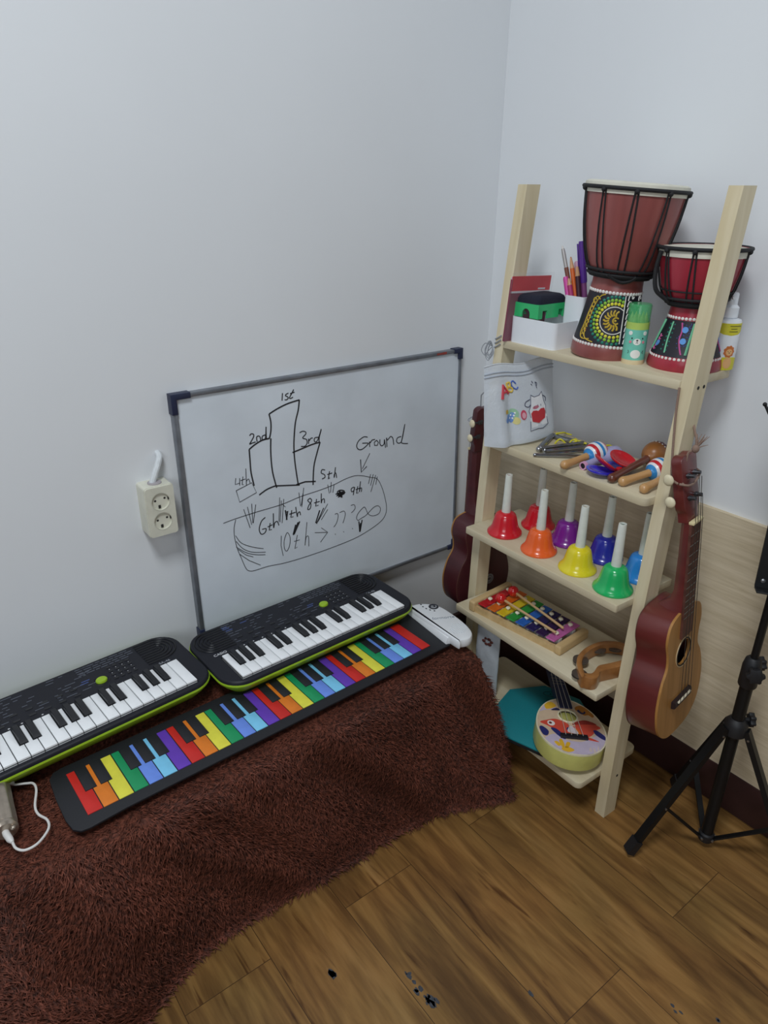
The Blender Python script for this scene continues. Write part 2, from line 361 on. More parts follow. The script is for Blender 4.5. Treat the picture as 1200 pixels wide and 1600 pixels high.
WRITING=[[1,[[0.2172,0.461],[0.2153,0.447]]],[1,[[0.2301,0.459],[0.2251,0.4578],[0.2233,0.4552],[0.228,0.4522],[0.2287,0.4491],[0.2243,0.4469],[0.2212,0.448]]],[1,[[0.2419,0.4644],[0.2364,0.4566],[0.2317,0.4501],[0.2342,0.4482],[0.2393,0.4498]]],[1,[[0.2335,0.4576],[0.2432,0.459]]],[1,[[0.1422,0.392],[0.1455,0.3948],[0.1501,0.3933],[0.1503,0.3889],[0.146,0.3825],[0.1407,0.3756],[0.1455,0.3767],[0.1534,0.3775]]],[1,[[0.1565,0.3774],[0.1563,0.3863],[0.1606,0.3878],[0.1635,0.3849],[0.1644,0.3773]]],[1,[[0.1748,0.3871],[0.169,0.3862],[0.1673,0.3812],[0.1708,0.3781],[0.175,0.3826],[0.1776,0.4027],[0.1768,0.3926],[0.1767,0.3793],[0.1789,0.3783]]],[1,[[0.2498,0.3771],[0.2567,0.3788],[0.2634,0.376],[0.2632,0.3715],[0.2559,0.3652],[0.2643,0.3605],[0.2655,0.3525],[0.2601,0.3474],[0.2515,0.3485]]],[1,[[0.2689,0.3503],[0.2695,0.361],[0.2699,0.3563],[0.2747,0.3606],[0.2792,0.3606]]],[1,[[0.2922,0.3596],[0.2841,0.3597],[0.2824,0.3538],[0.2864,0.3508],[0.292,0.3565],[0.3,0.3752],[0.2946,0.3592],[0.2935,0.35]]],[1,[[0.4139,0.3358],[0.4042,0.3383],[0.3906,0.3322],[0.3854,0.3218],[0.3902,0.3135],[0.3998,0.3122],[0.4116,0.3181],[0.4156,0.3222],[0.4001,0.3253]]],[1,[[0.4194,0.3131],[0.4188,0.3249],[0.4203,0.3219],[0.4255,0.3269],[0.4334,0.3269]]],[1,[[0.4374,0.3245],[0.4314,0.3207],[0.4321,0.3139],[0.4392,0.3124],[0.4425,0.3185],[0.4374,0.3245]]],[1,[[0.4466,0.3243],[0.4465,0.3143],[0.4513,0.309],[0.4574,0.3121],[0.4586,0.322],[0.4614,0.3028]]],[1,[[0.4654,0.3037],[0.4643,0.3242],[0.4667,0.3187],[0.4757,0.3253],[0.4819,0.319],[0.4839,0.305]]],[1,[[0.5047,0.3197],[0.4943,0.3183],[0.4922,0.3102],[0.4985,0.3055],[0.5068,0.3107],[0.5149,0.3459],[0.5081,0.3173],[0.5056,0.3058],[0.5132,0.3018],[0.5239,0.2997]]],[0.6,[[0.4192,0.2988],[0.409,0.2835],[0.3989,0.2681]]],[1,[[0.3947,0.29],[0.396,0.261],[0.4108,0.2712]]],[1,[[0.3049,0.2868],[0.2977,0.2891],[0.2956,0.2824],[0.3027,0.2775],[0.3042,0.2712],[0.2968,0.269]]],[1,[[0.3157,0.2817],[0.312,0.2654],[0.3158,0.2672]]],[1,[[0.3099,0.2758],[0.3221,0.2763]]],[1,[[0.3307,0.2869],[0.3269,0.2653],[0.3271,0.2718],[0.3309,0.2743],[0.3328,0.2632]]],[0.6,[[0.1062,0.3155],[0.104,0.3031],[0.1134,0.304]]],[0.6,[[0.1143,0.3135],[0.113,0.2993]]],[0.6,[[0.1212,0.3152],[0.1181,0.2997],[0.1213,0.2989]]],[0.6,[[0.1155,0.3084],[0.1257,0.3093]]],[0.6,[[0.1285,0.3296],[0.127,0.2975],[0.1275,0.3039],[0.1323,0.3077],[0.1349,0.2989]]],[0.6,[[0.1167,0.2487],[0.1267,0.2067]]],[0.6,[[0.1249,0.2516],[0.1307,0.2124]]],[0.6,[[0.1345,0.2558],[0.1334,0.2151]]],[0.6,[[0.1429,0.2519],[0.1344,0.2148]]],[0.6,[[0.1963,0.2535],[0.1908,0.2026]]],[0.6,[[0.1994,0.2458],[0.1932,0.2002]]],[0.6,[[0.205,0.2478],[0.1978,0.1971]]],[0.6,[[0.2007,0.2385],[0.2074,0.2298]]],[0.6,[[0.2405,0.2528],[0.2425,0.2223]]],[0.6,[[0.2523,0.2603],[0.2454,0.2198]]],[0.6,[[0.2497,0.2487],[0.2445,0.2236]]],[0.6,[[0.31,0.2533],[0.3131,0.2329]]],[0.6,[[0.3189,0.2566],[0.3163,0.2339]]],[0.6,[[0.3258,0.2495],[0.3219,0.2325]]],[0.6,[[0.4205,0.2508],[0.4145,0.23]]],[0.6,[[0.4278,0.2491],[0.4201,0.2249]]],[0.6,[[0.4342,0.2458],[0.4207,0.2096]]],[0.6,[[0.4385,0.2411],[0.434,0.2234]]],[1,[[0.1613,0.2196],[0.1519,0.2134],[0.146,0.1977],[0.1497,0.1861],[0.158,0.1872],[0.1612,0.1951],[0.1523,0.1959]]],[1,[[0.1709,0.2046],[0.1679,0.1896],[0.1734,0.1898]]],[1,[[0.1649,0.1975],[0.176,0.1997]]],[1,[[0.1796,0.2233],[0.1779,0.1921],[0.1809,0.2018],[0.1872,0.2036],[0.1902,0.1939]]],[1.7,[[0.207,0.2229],[0.2092,0.201]]],[1.7,[[0.2077,0.2175],[0.2123,0.2197],[0.2081,0.2013]]],[1,[[0.2216,0.219],[0.2187,0.2038],[0.2243,0.204]]],[1,[[0.2155,0.2117],[0.2305,0.2123]]],[1,[[0.2312,0.2235],[0.2336,0.2014],[0.2352,0.2082],[0.2399,0.2105],[0.2413,0.2029]]],[1,[[0.2661,0.234],[0.2601,0.2302],[0.2673,0.2212],[0.2649,0.2111],[0.259,0.2108],[0.2622,0.219],[0.2696,0.2277],[0.2661,0.234]]],[1,[[0.2813,0.2283],[0.2786,0.2128],[0.2853,0.2135]]],[1,[[0.2751,0.221],[0.2888,0.221]]],[1,[[0.2935,0.2378],[0.2925,0.2164],[0.2948,0.2231],[0.3,0.2236],[0.3003,0.2143]]],[1.7,[[0.3289,0.2271],[0.3493,0.2275],[0.3308,0.223],[0.3534,0.2246],[0.3347,0.2191],[0.3514,0.227],[0.3413,0.2331],[0.3331,0.2297],[0.3448,0.2158],[0.3393,0.2318],[0.3368,0.2196]]],[1,[[0.3764,0.2318],[0.3693,0.2299],[0.3699,0.2224],[0.3762,0.2245],[0.3776,0.2315],[0.3738,0.2139]]],[1,[[0.386,0.2313],[0.3823,0.2156],[0.3874,0.2162]]],[1,[[0.3804,0.2246],[0.391,0.2257]]],[1,[[0.3934,0.2406],[0.3899,0.2174],[0.3918,0.2244],[0.396,0.2244],[0.395,0.2161]]],[0.6,[[0.194,0.1696],[0.1917,0.1485],[0.1952,0.1236]]],[0.6,[[0.2052,0.1699],[0.1998,0.157],[0.1993,0.1389],[0.2045,0.1318],[0.2116,0.1425],[0.2139,0.1601],[0.2091,0.1724],[0.2052,0.1699]]],[0.6,[[0.2311,0.1605],[0.2235,0.1315],[0.2294,0.1334]]],[0.6,[[0.2227,0.1484],[0.2361,0.148]]],[0.6,[[0.2556,0.1828],[0.248,0.1315],[0.2517,0.149],[0.2576,0.1491],[0.2571,0.1268]]],[1.7,[[0.2347,0.1886],[0.2217,0.1633]]],[1.7,[[0.2386,0.1893],[0.2237,0.1645]]],[1.7,[[0.2288,0.1848],[0.2218,0.1651]]],[0.6,[[0.2736,0.1537],[0.3033,0.1458]]],[0.6,[[0.2899,0.1602],[0.3054,0.1456],[0.2863,0.1275]]],[1.7,[[0.2878,0.2013],[0.2767,0.175]]],[1,[[0.2979,0.204],[0.2785,0.1727]]],[0.6,[[0.3082,0.2105],[0.2827,0.177]]],[0.6,[[0.3076,0.1978],[0.2907,0.1785]]],[0.6,[[0.3252,0.182],[0.3313,0.1822],[0.3331,0.1743],[0.3285,0.1605],[0.3212,0.1532]]],[0.6,[[0.3375,0.1824],[0.3479,0.1834],[0.3518,0.1767],[0.3494,0.166],[0.3449,0.1559]]],[0.6,[[0.3669,0.1914],[0.3753,0.1911],[0.3781,0.1828],[0.3728,0.1767],[0.3677,0.1743]]],[0.6,[[0.3238,0.1361],[0.3254,0.1341]]],[0.6,[[0.3455,0.1356],[0.3471,0.1336]]],[0.6,[[0.3688,0.1366],[0.3704,0.1346]]],[0.6,[[0.385,0.1505],[0.3809,0.1574],[0.3854,0.1676],[0.3963,0.1761],[0.4028,0.1782],[0.407,0.1714],[0.4134,0.1581],[0.4265,0.1507],[0.4421,0.1523],[0.4466,0.1628],[0.44,0.1715],[0.4289,0.1713],[0.4156,0.1633],[0.4046,0.1567],[0.3937,0.1539],[0.385,0.1505]]],[1.7,[[0.3871,0.148],[0.3887,0.1223]]],[1.7,[[0.3958,0.1494],[0.39,0.1239]]],[1.7,[[0.3913,0.143],[0.3895,0.1221]]],[0.6,[[0.0949,0.1986],[0.1052,0.18],[0.1283,0.1642],[0.1517,0.1535]]],[0.6,[[0.0948,0.1866],[0.1075,0.1671],[0.1273,0.1532],[0.156,0.1443]]],[0.6,[[0.0937,0.1748],[0.1135,0.1564],[0.1337,0.1455],[0.1548,0.1389]]],[0.6,[[0.0972,0.1685],[0.113,0.1512],[0.1281,0.1422]]],[0.6,[[0.0996,0.1572],[0.1188,0.1369],[0.1423,0.1192]]]]

strokes('podium_drawing', DRAWING); strokes('ground_outline', GROUND); 
k_ = 0
for nm, c in (('written_word', 4), ('written_word', 3), ('written_word', 3), ('written_word', 6), ('drawn_arrow', 2), ('written_word', 4), ('written_word', 5), ('grass_hatching', 4), ('grass_hatching', 4), ('grass_hatching', 3), ('grass_hatching', 3), ('grass_hatching', 4), ('written_word', 4), ('written_word', 5), ('written_word', 4), ('scribble', 1), ('written_word', 4), ('written_word', 5), ('drawn_wedge', 3), ('drawn_arrow', 2), ('drawn_wedge', 4), ('question_marks', 3), ('written_dots', 3), ('infinity_sign', 1), ('drawn_wedge', 3), ('curved_shading', 5)):
    strokes(nm, WRITING[k_:k_+c]); k_ += c
b = MB(mat('red_smudge', '#9a4238', .6)); b.box((.609, BH-.004, .0032), (.018, .004, .0006)); b.box((.622, BH-.004, .0032), (.012, .005, .0006)); b.build('red_mark', wb)

# ------------------------------------------------------------------ wall socket
so = thing('wall_socket', 'double cream wall socket box beside the whiteboard with white taped cable', 'socket', (-.8175, 0, .611))
cream = mat('cream_plastic', '#d9d8c8', .4); dark = mat('socket_hole', '#2b2a28', .6)
b = MB(cream)
hole = lambda cy: circle(0, cy, .0165, 28)
FX = frame((0, 0, 0), (1, 0, 0), (0, 0, 1))          # local x right, y up, z out of the wall (-y)
out = rrect(-.025, -.046, .025, .046, .005)
b.plate(out, [hole(.0185), hole(-.0185)], .036, .040, FX)
b.prism(rrect(-.026, -.047, .026, .047, .005), 0, .0365, FX, .0)
b.build('socket_box', so)
for cy in (.0185, -.0185):
    b = MB(cream); b.lathe([(.0165, .0405), (.0158, .0405), (.0155, .0368), (.0001, .0368)], 28, FX @ Matrix.Translation((0, cy, 0)), cap0=False, cap1=False); s = b.build('socket_cup', so)
    b = MB(dark)
    for dx, dy in ((-.0085, .002), (.0085, .004)): b.lathe([(.0021, .0370), (.0001, .0371)], 10, FX @ Matrix.Translation((dx, cy+dy, 0)), cap0=False)
    b.box((-.002, cy-.010, .0375), (.004, .006, .0012), FX); b.box((.0145, cy+.003, .038), (.002, .005, .002), FX)
    b.build('pin_hole', s)
b = MB(mat('grey_gland', '#a9a3a6', .6)); b.lathe([(.012, .0), (.012, .002), (.008, .003)], 20, Matrix.Translation((0, -.02, .0468))); b.build('cable_gland', so)
b = MB(mat('white_tape', '#d7dcdf', .55, bump=.3, scale=120)); b.tube(smooth([(-.004, -.020, .047), (.002, -.019, .060), (.012, -.014, .076), (.019, -.007, .088), (.0185, .004, .094)], 5), [.0055]*20+[.0065], 10); b.build('taped_cable', so)

# ------------------------------------------------------------------ fur rug draped over the low table
FLOORY = [(-1.80, -.78), (-1.45, -.66), (-1.25, -.555), (-1.12, -.475), (-1.04, -.428), (-.985, -.405), (-.93, -.397), (-.81, -.403), (-.745, -.408), (-.66, -.408), (-.54, -.411), (-.46, -.426), (-.40, -.456), (-.335, -.486)]
FX_, FY_ = zip(*FLOORY)
ZT = .299
def rug_front(s, t):
    """s: x, t in 0..1 from the wall edge, over the table top, down to the floor"""
    yb = float(np.interp(s, FX_, FY_)); fold = .5 + .5*math.sin(s*23) * math.sin(s*9+1)
    P = [(-.035, ZT), (-.20, ZT), (-.345, ZT), (-.375, ZT-.006), (-.388, ZT-.025), (-.393 + (yb+.40)*.35, .20), (-.393 + (yb+.40)*.75 - .006*fold, .10), (yb+.004, .022), (yb-.004, .006)]
    k = t*(len(P)-1); i = min(int(k), len(P)-2); f = k-i
    p0 = P[max(i-1, 0)]; p1 = P[i]; p2 = P[i+1]; p3 = P[min(i+2, len(P)-1)]
    q = [.5*((2*p1[a]) + (p2[a]-p0[a])*f + (2*p0[a]-5*p1[a]+4*p2[a]-p3[a])*f*f + (3*p1[a]-p0[a]-3*p2[a]+p3[a])*f**3) for a in (0, 1)]
    e = max(0.0, min(1.0, (s - (XR-.16))/.16)); return Vector((s + .018*e*e*max(0.0, min(1.0, (ZT - q[1])/ZT)), q[0], q[1]))
XR = -.351
def rug_side(s, t):
    """right hand drape: s in 0..1 from wall to front edge, t down"""
    top = rug_front(XR, s); low = Vector((XR + .018, min(top.y, -.05), .006))
    return top.lerp(low, t)
furm = bpy.data.materials.new('brown_fur'); furm.use_nodes = True
nt = furm.node_tree; N = nt.nodes; L = nt.links; b_ = N['Principled BSDF']; b_.inputs['Roughness'].default_value = .7; b_.inputs['Specular IOR Level'].default_value = .25
b_.inputs['Sheen Weight'].default_value = .25; b_.inputs['Sheen Tint'].default_value = lin('#a06a58')
tc = N.new('ShaderNodeTexCoord'); n1 = N.new('ShaderNodeTexNoise'); n1.inputs['Scale'].default_value = 170; n1.inputs['Detail'].default_value = 2
n2 = N.new('ShaderNodeTexNoise'); n2.inputs['Scale'].default_value = 9; n2.inputs['Detail'].default_value = 3
mx = N.new('ShaderNodeMath'); mx.operation = 'MULTIPLY_ADD'; mx.inputs[1].default_value = .35
for n in (n1, n2): L.new(tc.outputs['Object'], n.inputs['Vector'])
L.new(n2.outputs['Fac'], mx.inputs[0]); L.new(n1.outputs['Fac'], mx.inputs[2])
rp = N.new('ShaderNodeValToRGB'); e = rp.color_ramp.elements; e[0].position = .5; e[0].color = lin('#371d16'); e[1].position = .85; e[1].color = lin('#794333')
L.new(mx.outputs[0], rp.inputs['Fac']); L.new(rp.outputs['Color'], b_.inputs['Base Color'])
NS, NT = 90, 56
b = MB(furm)
g = [[b.v(rug_front(-1.78 + (XR+1.78)*i/NS, j/NT)) for j in range(NT+1)] for i in range(NS+1)]
for i in range(NS):
    for j in range(NT): b.face((g[i][j], g[i][j+1], g[i+1][j+1], g[i+1][j]))
gs = [g[NS]] + [[b.v(rug_side(j/NT, k/10)) for j in range(NT+1)] for k in range(1, 11)]
for k in range(10):
    for j in range(NT): b.face((gs[k][j], gs[k][j+1], gs[k+1][j+1], gs[k+1][j]))
rug = b.build('fur_rug', angle=180)
tag(rug, 'brown shaggy fur rug draped over the low table and hanging down to the floor', 'rug')
md = rug.modifiers.new('thickness', 'SOLIDIFY'); md.thickness = .006; md.offset = -1 if True else 1
# pile: tapered bent blades
def pile(n, seed):
    rs = np.random.RandomState(seed)
    S0, S1, T = 200, 100, None
    # tables of positions for speed
    tab = np.array([[rug_front(-1.5 + (XR+1.5)*i/S0, j/S1)[:] for j in range(S1+1)] for i in range(S0+1)])
    tabs = np.array([[rug_side(j/S1, i/20)[:] for j in range(S1+1)] for i in range(21)])
    def sample(tb, cnt):
        du = np.linalg.norm(np.diff(tb, axis=0)[:, :-1], axis=2); dv = np.linalg.norm(np.diff(tb, axis=1)[:-1], axis=2)
        ar = (du*dv).ravel(); ar /= ar.sum(); idx = rs.choice(len(ar), cnt, p=ar); i = idx // dv.shape[1]; j = idx % dv.shape[1]
        u = rs.rand(cnt, 1); v = rs.rand(cnt, 1)
        a = tb[i, j]; bb = tb[i+1, j]; c = tb[i, j+1]; d = tb[i+1, j+1]
        p = a*(1-u)*(1-v) + bb*u*(1-v) + c*(1-u)*v + d*u*v
        tu = bb-a; tv = c-a; nn = np.cross(tv, tu); nn /= np.linalg.norm(nn, axis=1, keepdims=True)
        return p, nn, tv/np.linalg.norm(tv, axis=1, keepdims=True)
    p1, n1, t1 = sample(tab, n); p2, n2, t2 = sample(tabs, n//7)
    n2 = np.where(n2[:, :1] < 0, -n2, n2)
    P = np.vstack([p1, p2]); Nn = np.vstack([n1, n2]); Tt = np.vstack([t1, t2]); n = len(P)
    Nn = np.where((Nn[:, 2:3] < -.2), -Nn, Nn)
    Bt = np.cross(Nn, Tt)
    # locks: neighbouring blades share a swirl direction
    sw = (np.sin(P[:, 0]*41 + P[:, 2]*37 + np.sin(P[:, 1]*53)*1.5) + np.sin(P[:, 0]*17 - P[:, 1]*29 + P[:, 2]*23))*.8 + rs.randn(n)*.55
    D = Tt*np.cos(sw)[:, None] + Bt*np.sin(sw)[:, None]
    top = (P[:, 2] > ZT-.004)
    ln = np.where(top, .013, .019)*(0.7 + .6*rs.rand(n)); lift = np.where(top, .28, .5)*(.6+.8*rs.rand(n))
    edge = (P[:, 0] > XR-.03) & (P[:, 2] > ZT-.04); ln = np.where(edge, ln*.5, ln); lift = np.where(edge, lift*.5, lift)
    W = np.cross(D, Nn); W /= np.linalg.norm(W, axis=1, keepdims=True); wd = (.0011 + .0008*rs.rand(n))[:, None]
    d1 = D*.6 + Nn*(lift*1.2)[:, None]; d1 /= np.linalg.norm(d1, axis=1, keepdims=True)
    d2 = D + Nn*(lift*.25)[:, None] + rs.randn(n, 3)*.15; d2 /= np.linalg.norm(d2, axis=1, keepdims=True)
    a = P - Nn*.001; m = a + d1*(ln*.5)[:, None]; q = m + d2*(ln*.5)[:, None]
    q[:, 2] = np.maximum(q[:, 2], .002); m[:, 2] = np.maximum(m[:, 2], .002)
    V = np.stack([a - W*wd*.5, a + W*wd*.5, m + W*wd*.5, m - W*wd*.5, q], axis=1).reshape(-1, 3)
    base = np.arange(n)*5
    F4 = np.stack([base, base+1, base+2, base+3], 1); F3 = np.stack([base+3, base+2, base+4], 1)
    me = bpy.data.meshes.new('pile')
    me.vertices.add(len(V)); me.vertices.foreach_set('co', V.astype(np.float32).ravel())
    loops = np.concatenate([np.hstack([F4, F3]).ravel()]); me.loops.add(len(loops)); me.loops.foreach_set('vertex_index', loops.astype(np.int32))
    st = np.stack([np.arange(n)*7, np.arange(n)*7+4], 1).ravel(); me.polygons.add(2*n); me.polygons.foreach_set('loop_start', st.astype(np.int32))
    me.polygons.foreach_set('use_smooth', np.ones(2*n, dtype=bool))
    me.update(calc_edges=True); me.validate(); me.materials.append(furm)
    o = bpy.data.objects.new('pile', me); COL.objects.link(o); o.parent = rug; o['kind'] = 'stuff'
pile(95000, 3)

# ------------------------------------------------------------------ mini keyboards
shell = mat('charcoal_shell', '#1c1d25', .5, var=.08, scale=400, bump=.05, spec=.35)
lime = mat('lime_plastic', '#9cc02a', .4); ivory = mat('white_key_plastic', '#f4f6f8', .35, var=.015); ebony = mat('black_key_plastic', '#1f2024', .4)
grille_m = mat('grille_black', '#121317', .35); grey_print = mat('grey_print', '#5d626d', .6); blue_print = mat('blue_print', '#43558a', .6); white_print = mat('white_print', '#d0d2d6', .6)
KW = .0195; KD = .0762
def keyboard(label, loc, rz):
    k = thing('mini_keyboard', label, 'keyboard', loc, (0, 0, rz), 'mini keyboards on the fur rug')
    x0, x1, y0, y1 = -.033, .0345+.3705, -.0125, .1775
    def outline(d, n=8): return rrect(x0+d, y0+d, x1-d, y1-d, .045-d, n)
    b = MB(lime)
    b.loft([[(x, y, z) for x, y in outline(d)] for d, z in ((.026, 0), (.020, .006), (.008, .0185), (.0012, .0270), (.0, .0300), (.0008, .0330))]); b.build('lower_case', k)
    b = MB(shell)
    key = [(-.001, -.0015), (.3715, -.0015), (.3715, KD+.001), (-.001, KD+.001)]
    b.loft([[(x, y, z) for x, y in outline(d)] for d, z in ((.0012, .0325), (.0018, .0360), (.0028, .0382), (.0050, .0395))], True, False)
    b.plate(outline(.0050), [key], .034, .0396); b.build('upper_case', k)
    b = MB(ebony); b.box((.18525, KD/2, .0415), (.3712, KD+.001, .001)); b.build('key_bed', k)
    # 19 white keys F..C, 13 black
    names = 'FGABCDEFGABCDEFGABC'
    sharp = lambda i: i < 18 and names[i] not in 'BE'
    for i in range(19):
        a, c = i*KW + .0007, (i+1)*KW - .0007; n0 = .0062 if i > 0 and sharp(i-1) else 0; n1 = .0062 if sharp(i) else 0
        ym = KD*.40
        P = [(a, 0), (c, 0), (c, ym), (c-n1, ym), (c-n1, KD), (a+n0, KD), (a+n0, ym), (a, ym)]
        P = [p for j, p in enumerate(P) if p != P[j-1]]
        b = MB(ivory); b.prism(P, .034, .0448, bev=.0006); b.build('white_key', k)
    for i in range(18):
        if sharp(i):
            c = (i+1)*KW; h = .0052; ya = KD*.42
            b = MB(ebony)
            b.loft([[(c-h, ya, .040), (c+h, ya, .040), (c+h, KD, .040), (c-h, KD, .040)], [(c-h, ya, .046), (c+h, ya, .046), (c+h, KD, .050), (c-h, KD, .050)], [(c-h+.0012, ya+.008, .0505), (c+h-.0012, ya+.008, .0505), (c+h-.0012, KD, .0505), (c-h+.0012, KD, .0505)]])
            b.build('black_key', k)
    # speaker grilles: nested half-rounded ribs
    for sx in (0, 1):
        b = MB(grille_m)
        for q in range(5):
            yy = .0335 - q*.0073
            base = smooth([(.062, yy), (.030, yy)] + [(.030 - yy*.95*math.sin(t*PI/8), yy*math.cos(t*PI/8)) for t in range(1, 8)] + [(.030, -yy), (.062, -yy)], 3)
            base = [(x - .020, y + .133) for x, y in base]
            if sx: base = [(.3705 - x, y) for x, y in base]
            b.tube([(x, y, .0400) for x, y in base], .0017, 6)
        b.build('speaker_grille', k)
    b = MB(lime); b.lathe([(.0085, .038), (.0085, .042), (.0075, .0435), (.004, .044)], 24, Matrix.Translation((.2475, .110, 0)) @ Matrix.Diagonal((1.15, 1, 1, 1))); b.build('tone_button', k)
    b = MB(ebony); b.tube([(.2475+.014*math.cos(t*PI/12), .110+.0125*math.sin(t*PI/12), .0396) for t in range(25)], .0008, 5); b.build('button_ring', k)
    for x, y, a, c in [(.270+c_*.0115, .101+r_*.0125, .007, .005) for r_ in range(4) for c_ in range(4)] + [(.058+c_*.024, .098+r_*.018, .011, .0045) for r_ in range(2) for c_ in range(7)]:
        b = MB(ebony); b.box((x, y, .0400), (a, c, .002), None, .0006, 1); b.build('control_button', k)
    b = MB(grey_print); rn = random.Random(7)
    for r_ in range(9):
        xx = .045
        while xx < .235:
            l_ = rn.uniform(.004, .02)
            if rn.random() < .42: b.box((xx+l_/2, .1045+r_*.0078, .03965), (l_, .0014, .0005))
            xx += l_ + rn.uniform(.003, .014)
    b.build('panel_print', k); b = MB(grey_print)
    for r_ in range(4):
        xx = .222
        while xx < .312:
            l_ = rn.uniform(.005, .016); b.box((xx+l_/2, .147+r_*.0065, .03965), (l_, .0016, .0005)); xx += l_ + .003
    b.build('panel_print', k)
    b = MB(blue_print)
    for x, y in ((.050, .155), (.053, .148), (.048, .161), (.088, .156), (.222, .121), (.226, .127)): b.box((x, y, .03968), (.014, .0022, .0005))
    b.build('blue_panel_print', k)
    b = MB(white_print)
    for c_ in range(6): b.prism(circle(.052+c_*.0195+.012*(c_ > 3), .0875, .0017, 10, .0012), .0394, .0399)
    b.build('white_marks', k); b = MB(white_print)
    for r_ in range(3):
        for c_ in range(4): b.prism(circle(.270+c_*.0115, .107+r_*.0125, .0008, 8), .0394, .0399)
    b.build('keypad_marks', k)
    text('brand_lettering', 'CASIO', .0090, white_print, k, Matrix.Translation((.004, .0895, .0397)) )
    text('model_lettering', 'SA-46', .0085, mat('soft_white_print', '#9a9ea6', .6), k, Matrix.Translation((.353, .0885, .0397)))
    return k
keyboard('black and lime mini keyboard standing in front of the whiteboard', (-.7808, -.2318, .3133), .0374)
keyboard('black and lime mini keyboard cut off by the left edge, under the wall socket', (-.8462 - .3705*math.cos(.0787), -.1916 - .3705*math.sin(.0787), .3133), .0787)

# ------------------------------------------------------------------ roll-up rainbow piano
rp_ = thing('roll_up_piano', 'flat black roll-up piano mat with rainbow coloured keys lying on the rug', 'toy piano', (-1.0798, -.3359, .3135), (0, 0, .0333))
blackm = mat('black_silicone', '#18191f', .6, var=.06, scale=300)
ML = .6579; MD = .0972
b = MB(blackm)
P = [(ML+.034, -.021), (ML+.046, MD+.018), (.0, MD+.020), (-.014, MD+.017), (-.022, MD+.006), (-.026, MD*.6), (-.027, .01), (-.024, -.012), (-.016, -.021), (-.004, -.023), (.05, -.020)]
b.prism(P, 0, .004, bev=.001); b.build('mat', rp_)
cols = ['#c8221a', '#de7a1f', '#e0da45', '#10925a', '#6a8fe6', '#7cc9ee', '#6237b0']
cm = [mat('piano_key_%d' % i, c, .55) for i, c in enumerate(cols)]
kw = ML/29; notes = 'CDEFGAB'
bk = lambda i: i < 28 and notes[i % 7] not in 'EB'
for i in range(29):
    a, c = i*kw + .0008, (i+1)*kw - .0008; n0 = kw*.27 if i > 0 and bk(i-1) else 0; n1 = kw*.42 if bk(i) else 0
    ym = MD*.46
    P = [(a, 0), (c, 0), (c, ym), (c-n1, ym), (c-n1, MD), (a+n0, MD), (a+n0, ym), (a, ym)]
    P = [p for j, p in enumerate(P) if p != P[j-1]]
    b = MB(cm[i % 7]); b.prism(P, .003, .0052, bev=.0004); b.build('rainbow_key', rp_)
for i in range(28):
    if bk(i):
        c = (i+1)*kw - .0015; b = MB(blackm); b.prism([(c-kw*.37, ym+.001), (c+kw*.25, ym+.001), (c+kw*.25, MD+.002), (c-kw*.37, MD+.002)], .003, .0054, bev=.0005); b.build('black_key', rp_)
wp = mat('white_abs', '#eceff2', .3, var=.01)
# control box across the end of the mat
q = lambda pts: [(ML+x, y) for x, y in pts]
P = q(smooth([(.033, -.030), (.042, -.043), (.060, -.048), (.078, -.036), (.088, -.010), (.093, .02), (.095, .055), (.0935, .073), (.086, .090), (.070, .106), (.050, .113), (.042, .112)], 4, True))
b = MB(wp); b.prism(P, .003, .0225, bev=.005); b.build('control_box', rp_)
b = MB(wp)
b.loft([[(ML+x, y, z) for x, y in ((.027-o, -.016), (.040, -.020), (.052, .114), (.0405-o, .116))] for z, o in ((.003, 0), (.008, 0), (.0165, -.004), (.0185, -.008))]); b.build('hinge_bar', rp_)
pd = mat('dark_print', '#2f3138', .5)
DC = (ML+.0810, .0790)
b = MB(pd); b.lathe([(.0105, .0215), (.0105, .0228), (.0098, .0233), (.0060, .0233), (.0005, .0233)], 28, Matrix.Translation((*DC, 0))); b.build('volume_dial', rp_)
b = MB(wp); b.tube([(DC[0]+.0055*math.cos(t*PI/10), DC[1]+.0055*math.sin(t*PI/10), .0233) for t in range(9, 21)], .0005, 5); b.tube([(DC[0], DC[1], .0233), (DC[0]-.003, DC[1]+.004, .0233)], .0005, 5); b.build('dial_mark', rp_)
b = MB(pd)
for x, y in ((.0660, .1015), (.0635, .0925), (.0640, .0830), (.0665, .0740), (.0715, .0660)): b.prism(circle(ML+x, y, .0016, 8, .0022), .0218, .0229)
b.build('indicator_dots', rp_)
text('brand_lettering', 'formorte', .0125, mat('pale_grey_print', '#8d929b', .6), rp_, Matrix.Translation((ML+.068, .036, .0226)) @ Matrix.Rotation(R(-28), 4, 'Z'))
b = MB(mat('speaker_rib', '#c9cdd2', .4))
for t in range(9): b.tube([(ML+.046+t*.0045, -.028+abs(t-4)*.002, .0225), (ML+.050+t*.0045, .010-abs(t-4)*.003, .0225)], .0006, 5)
b.build('speaker_slots', rp_)

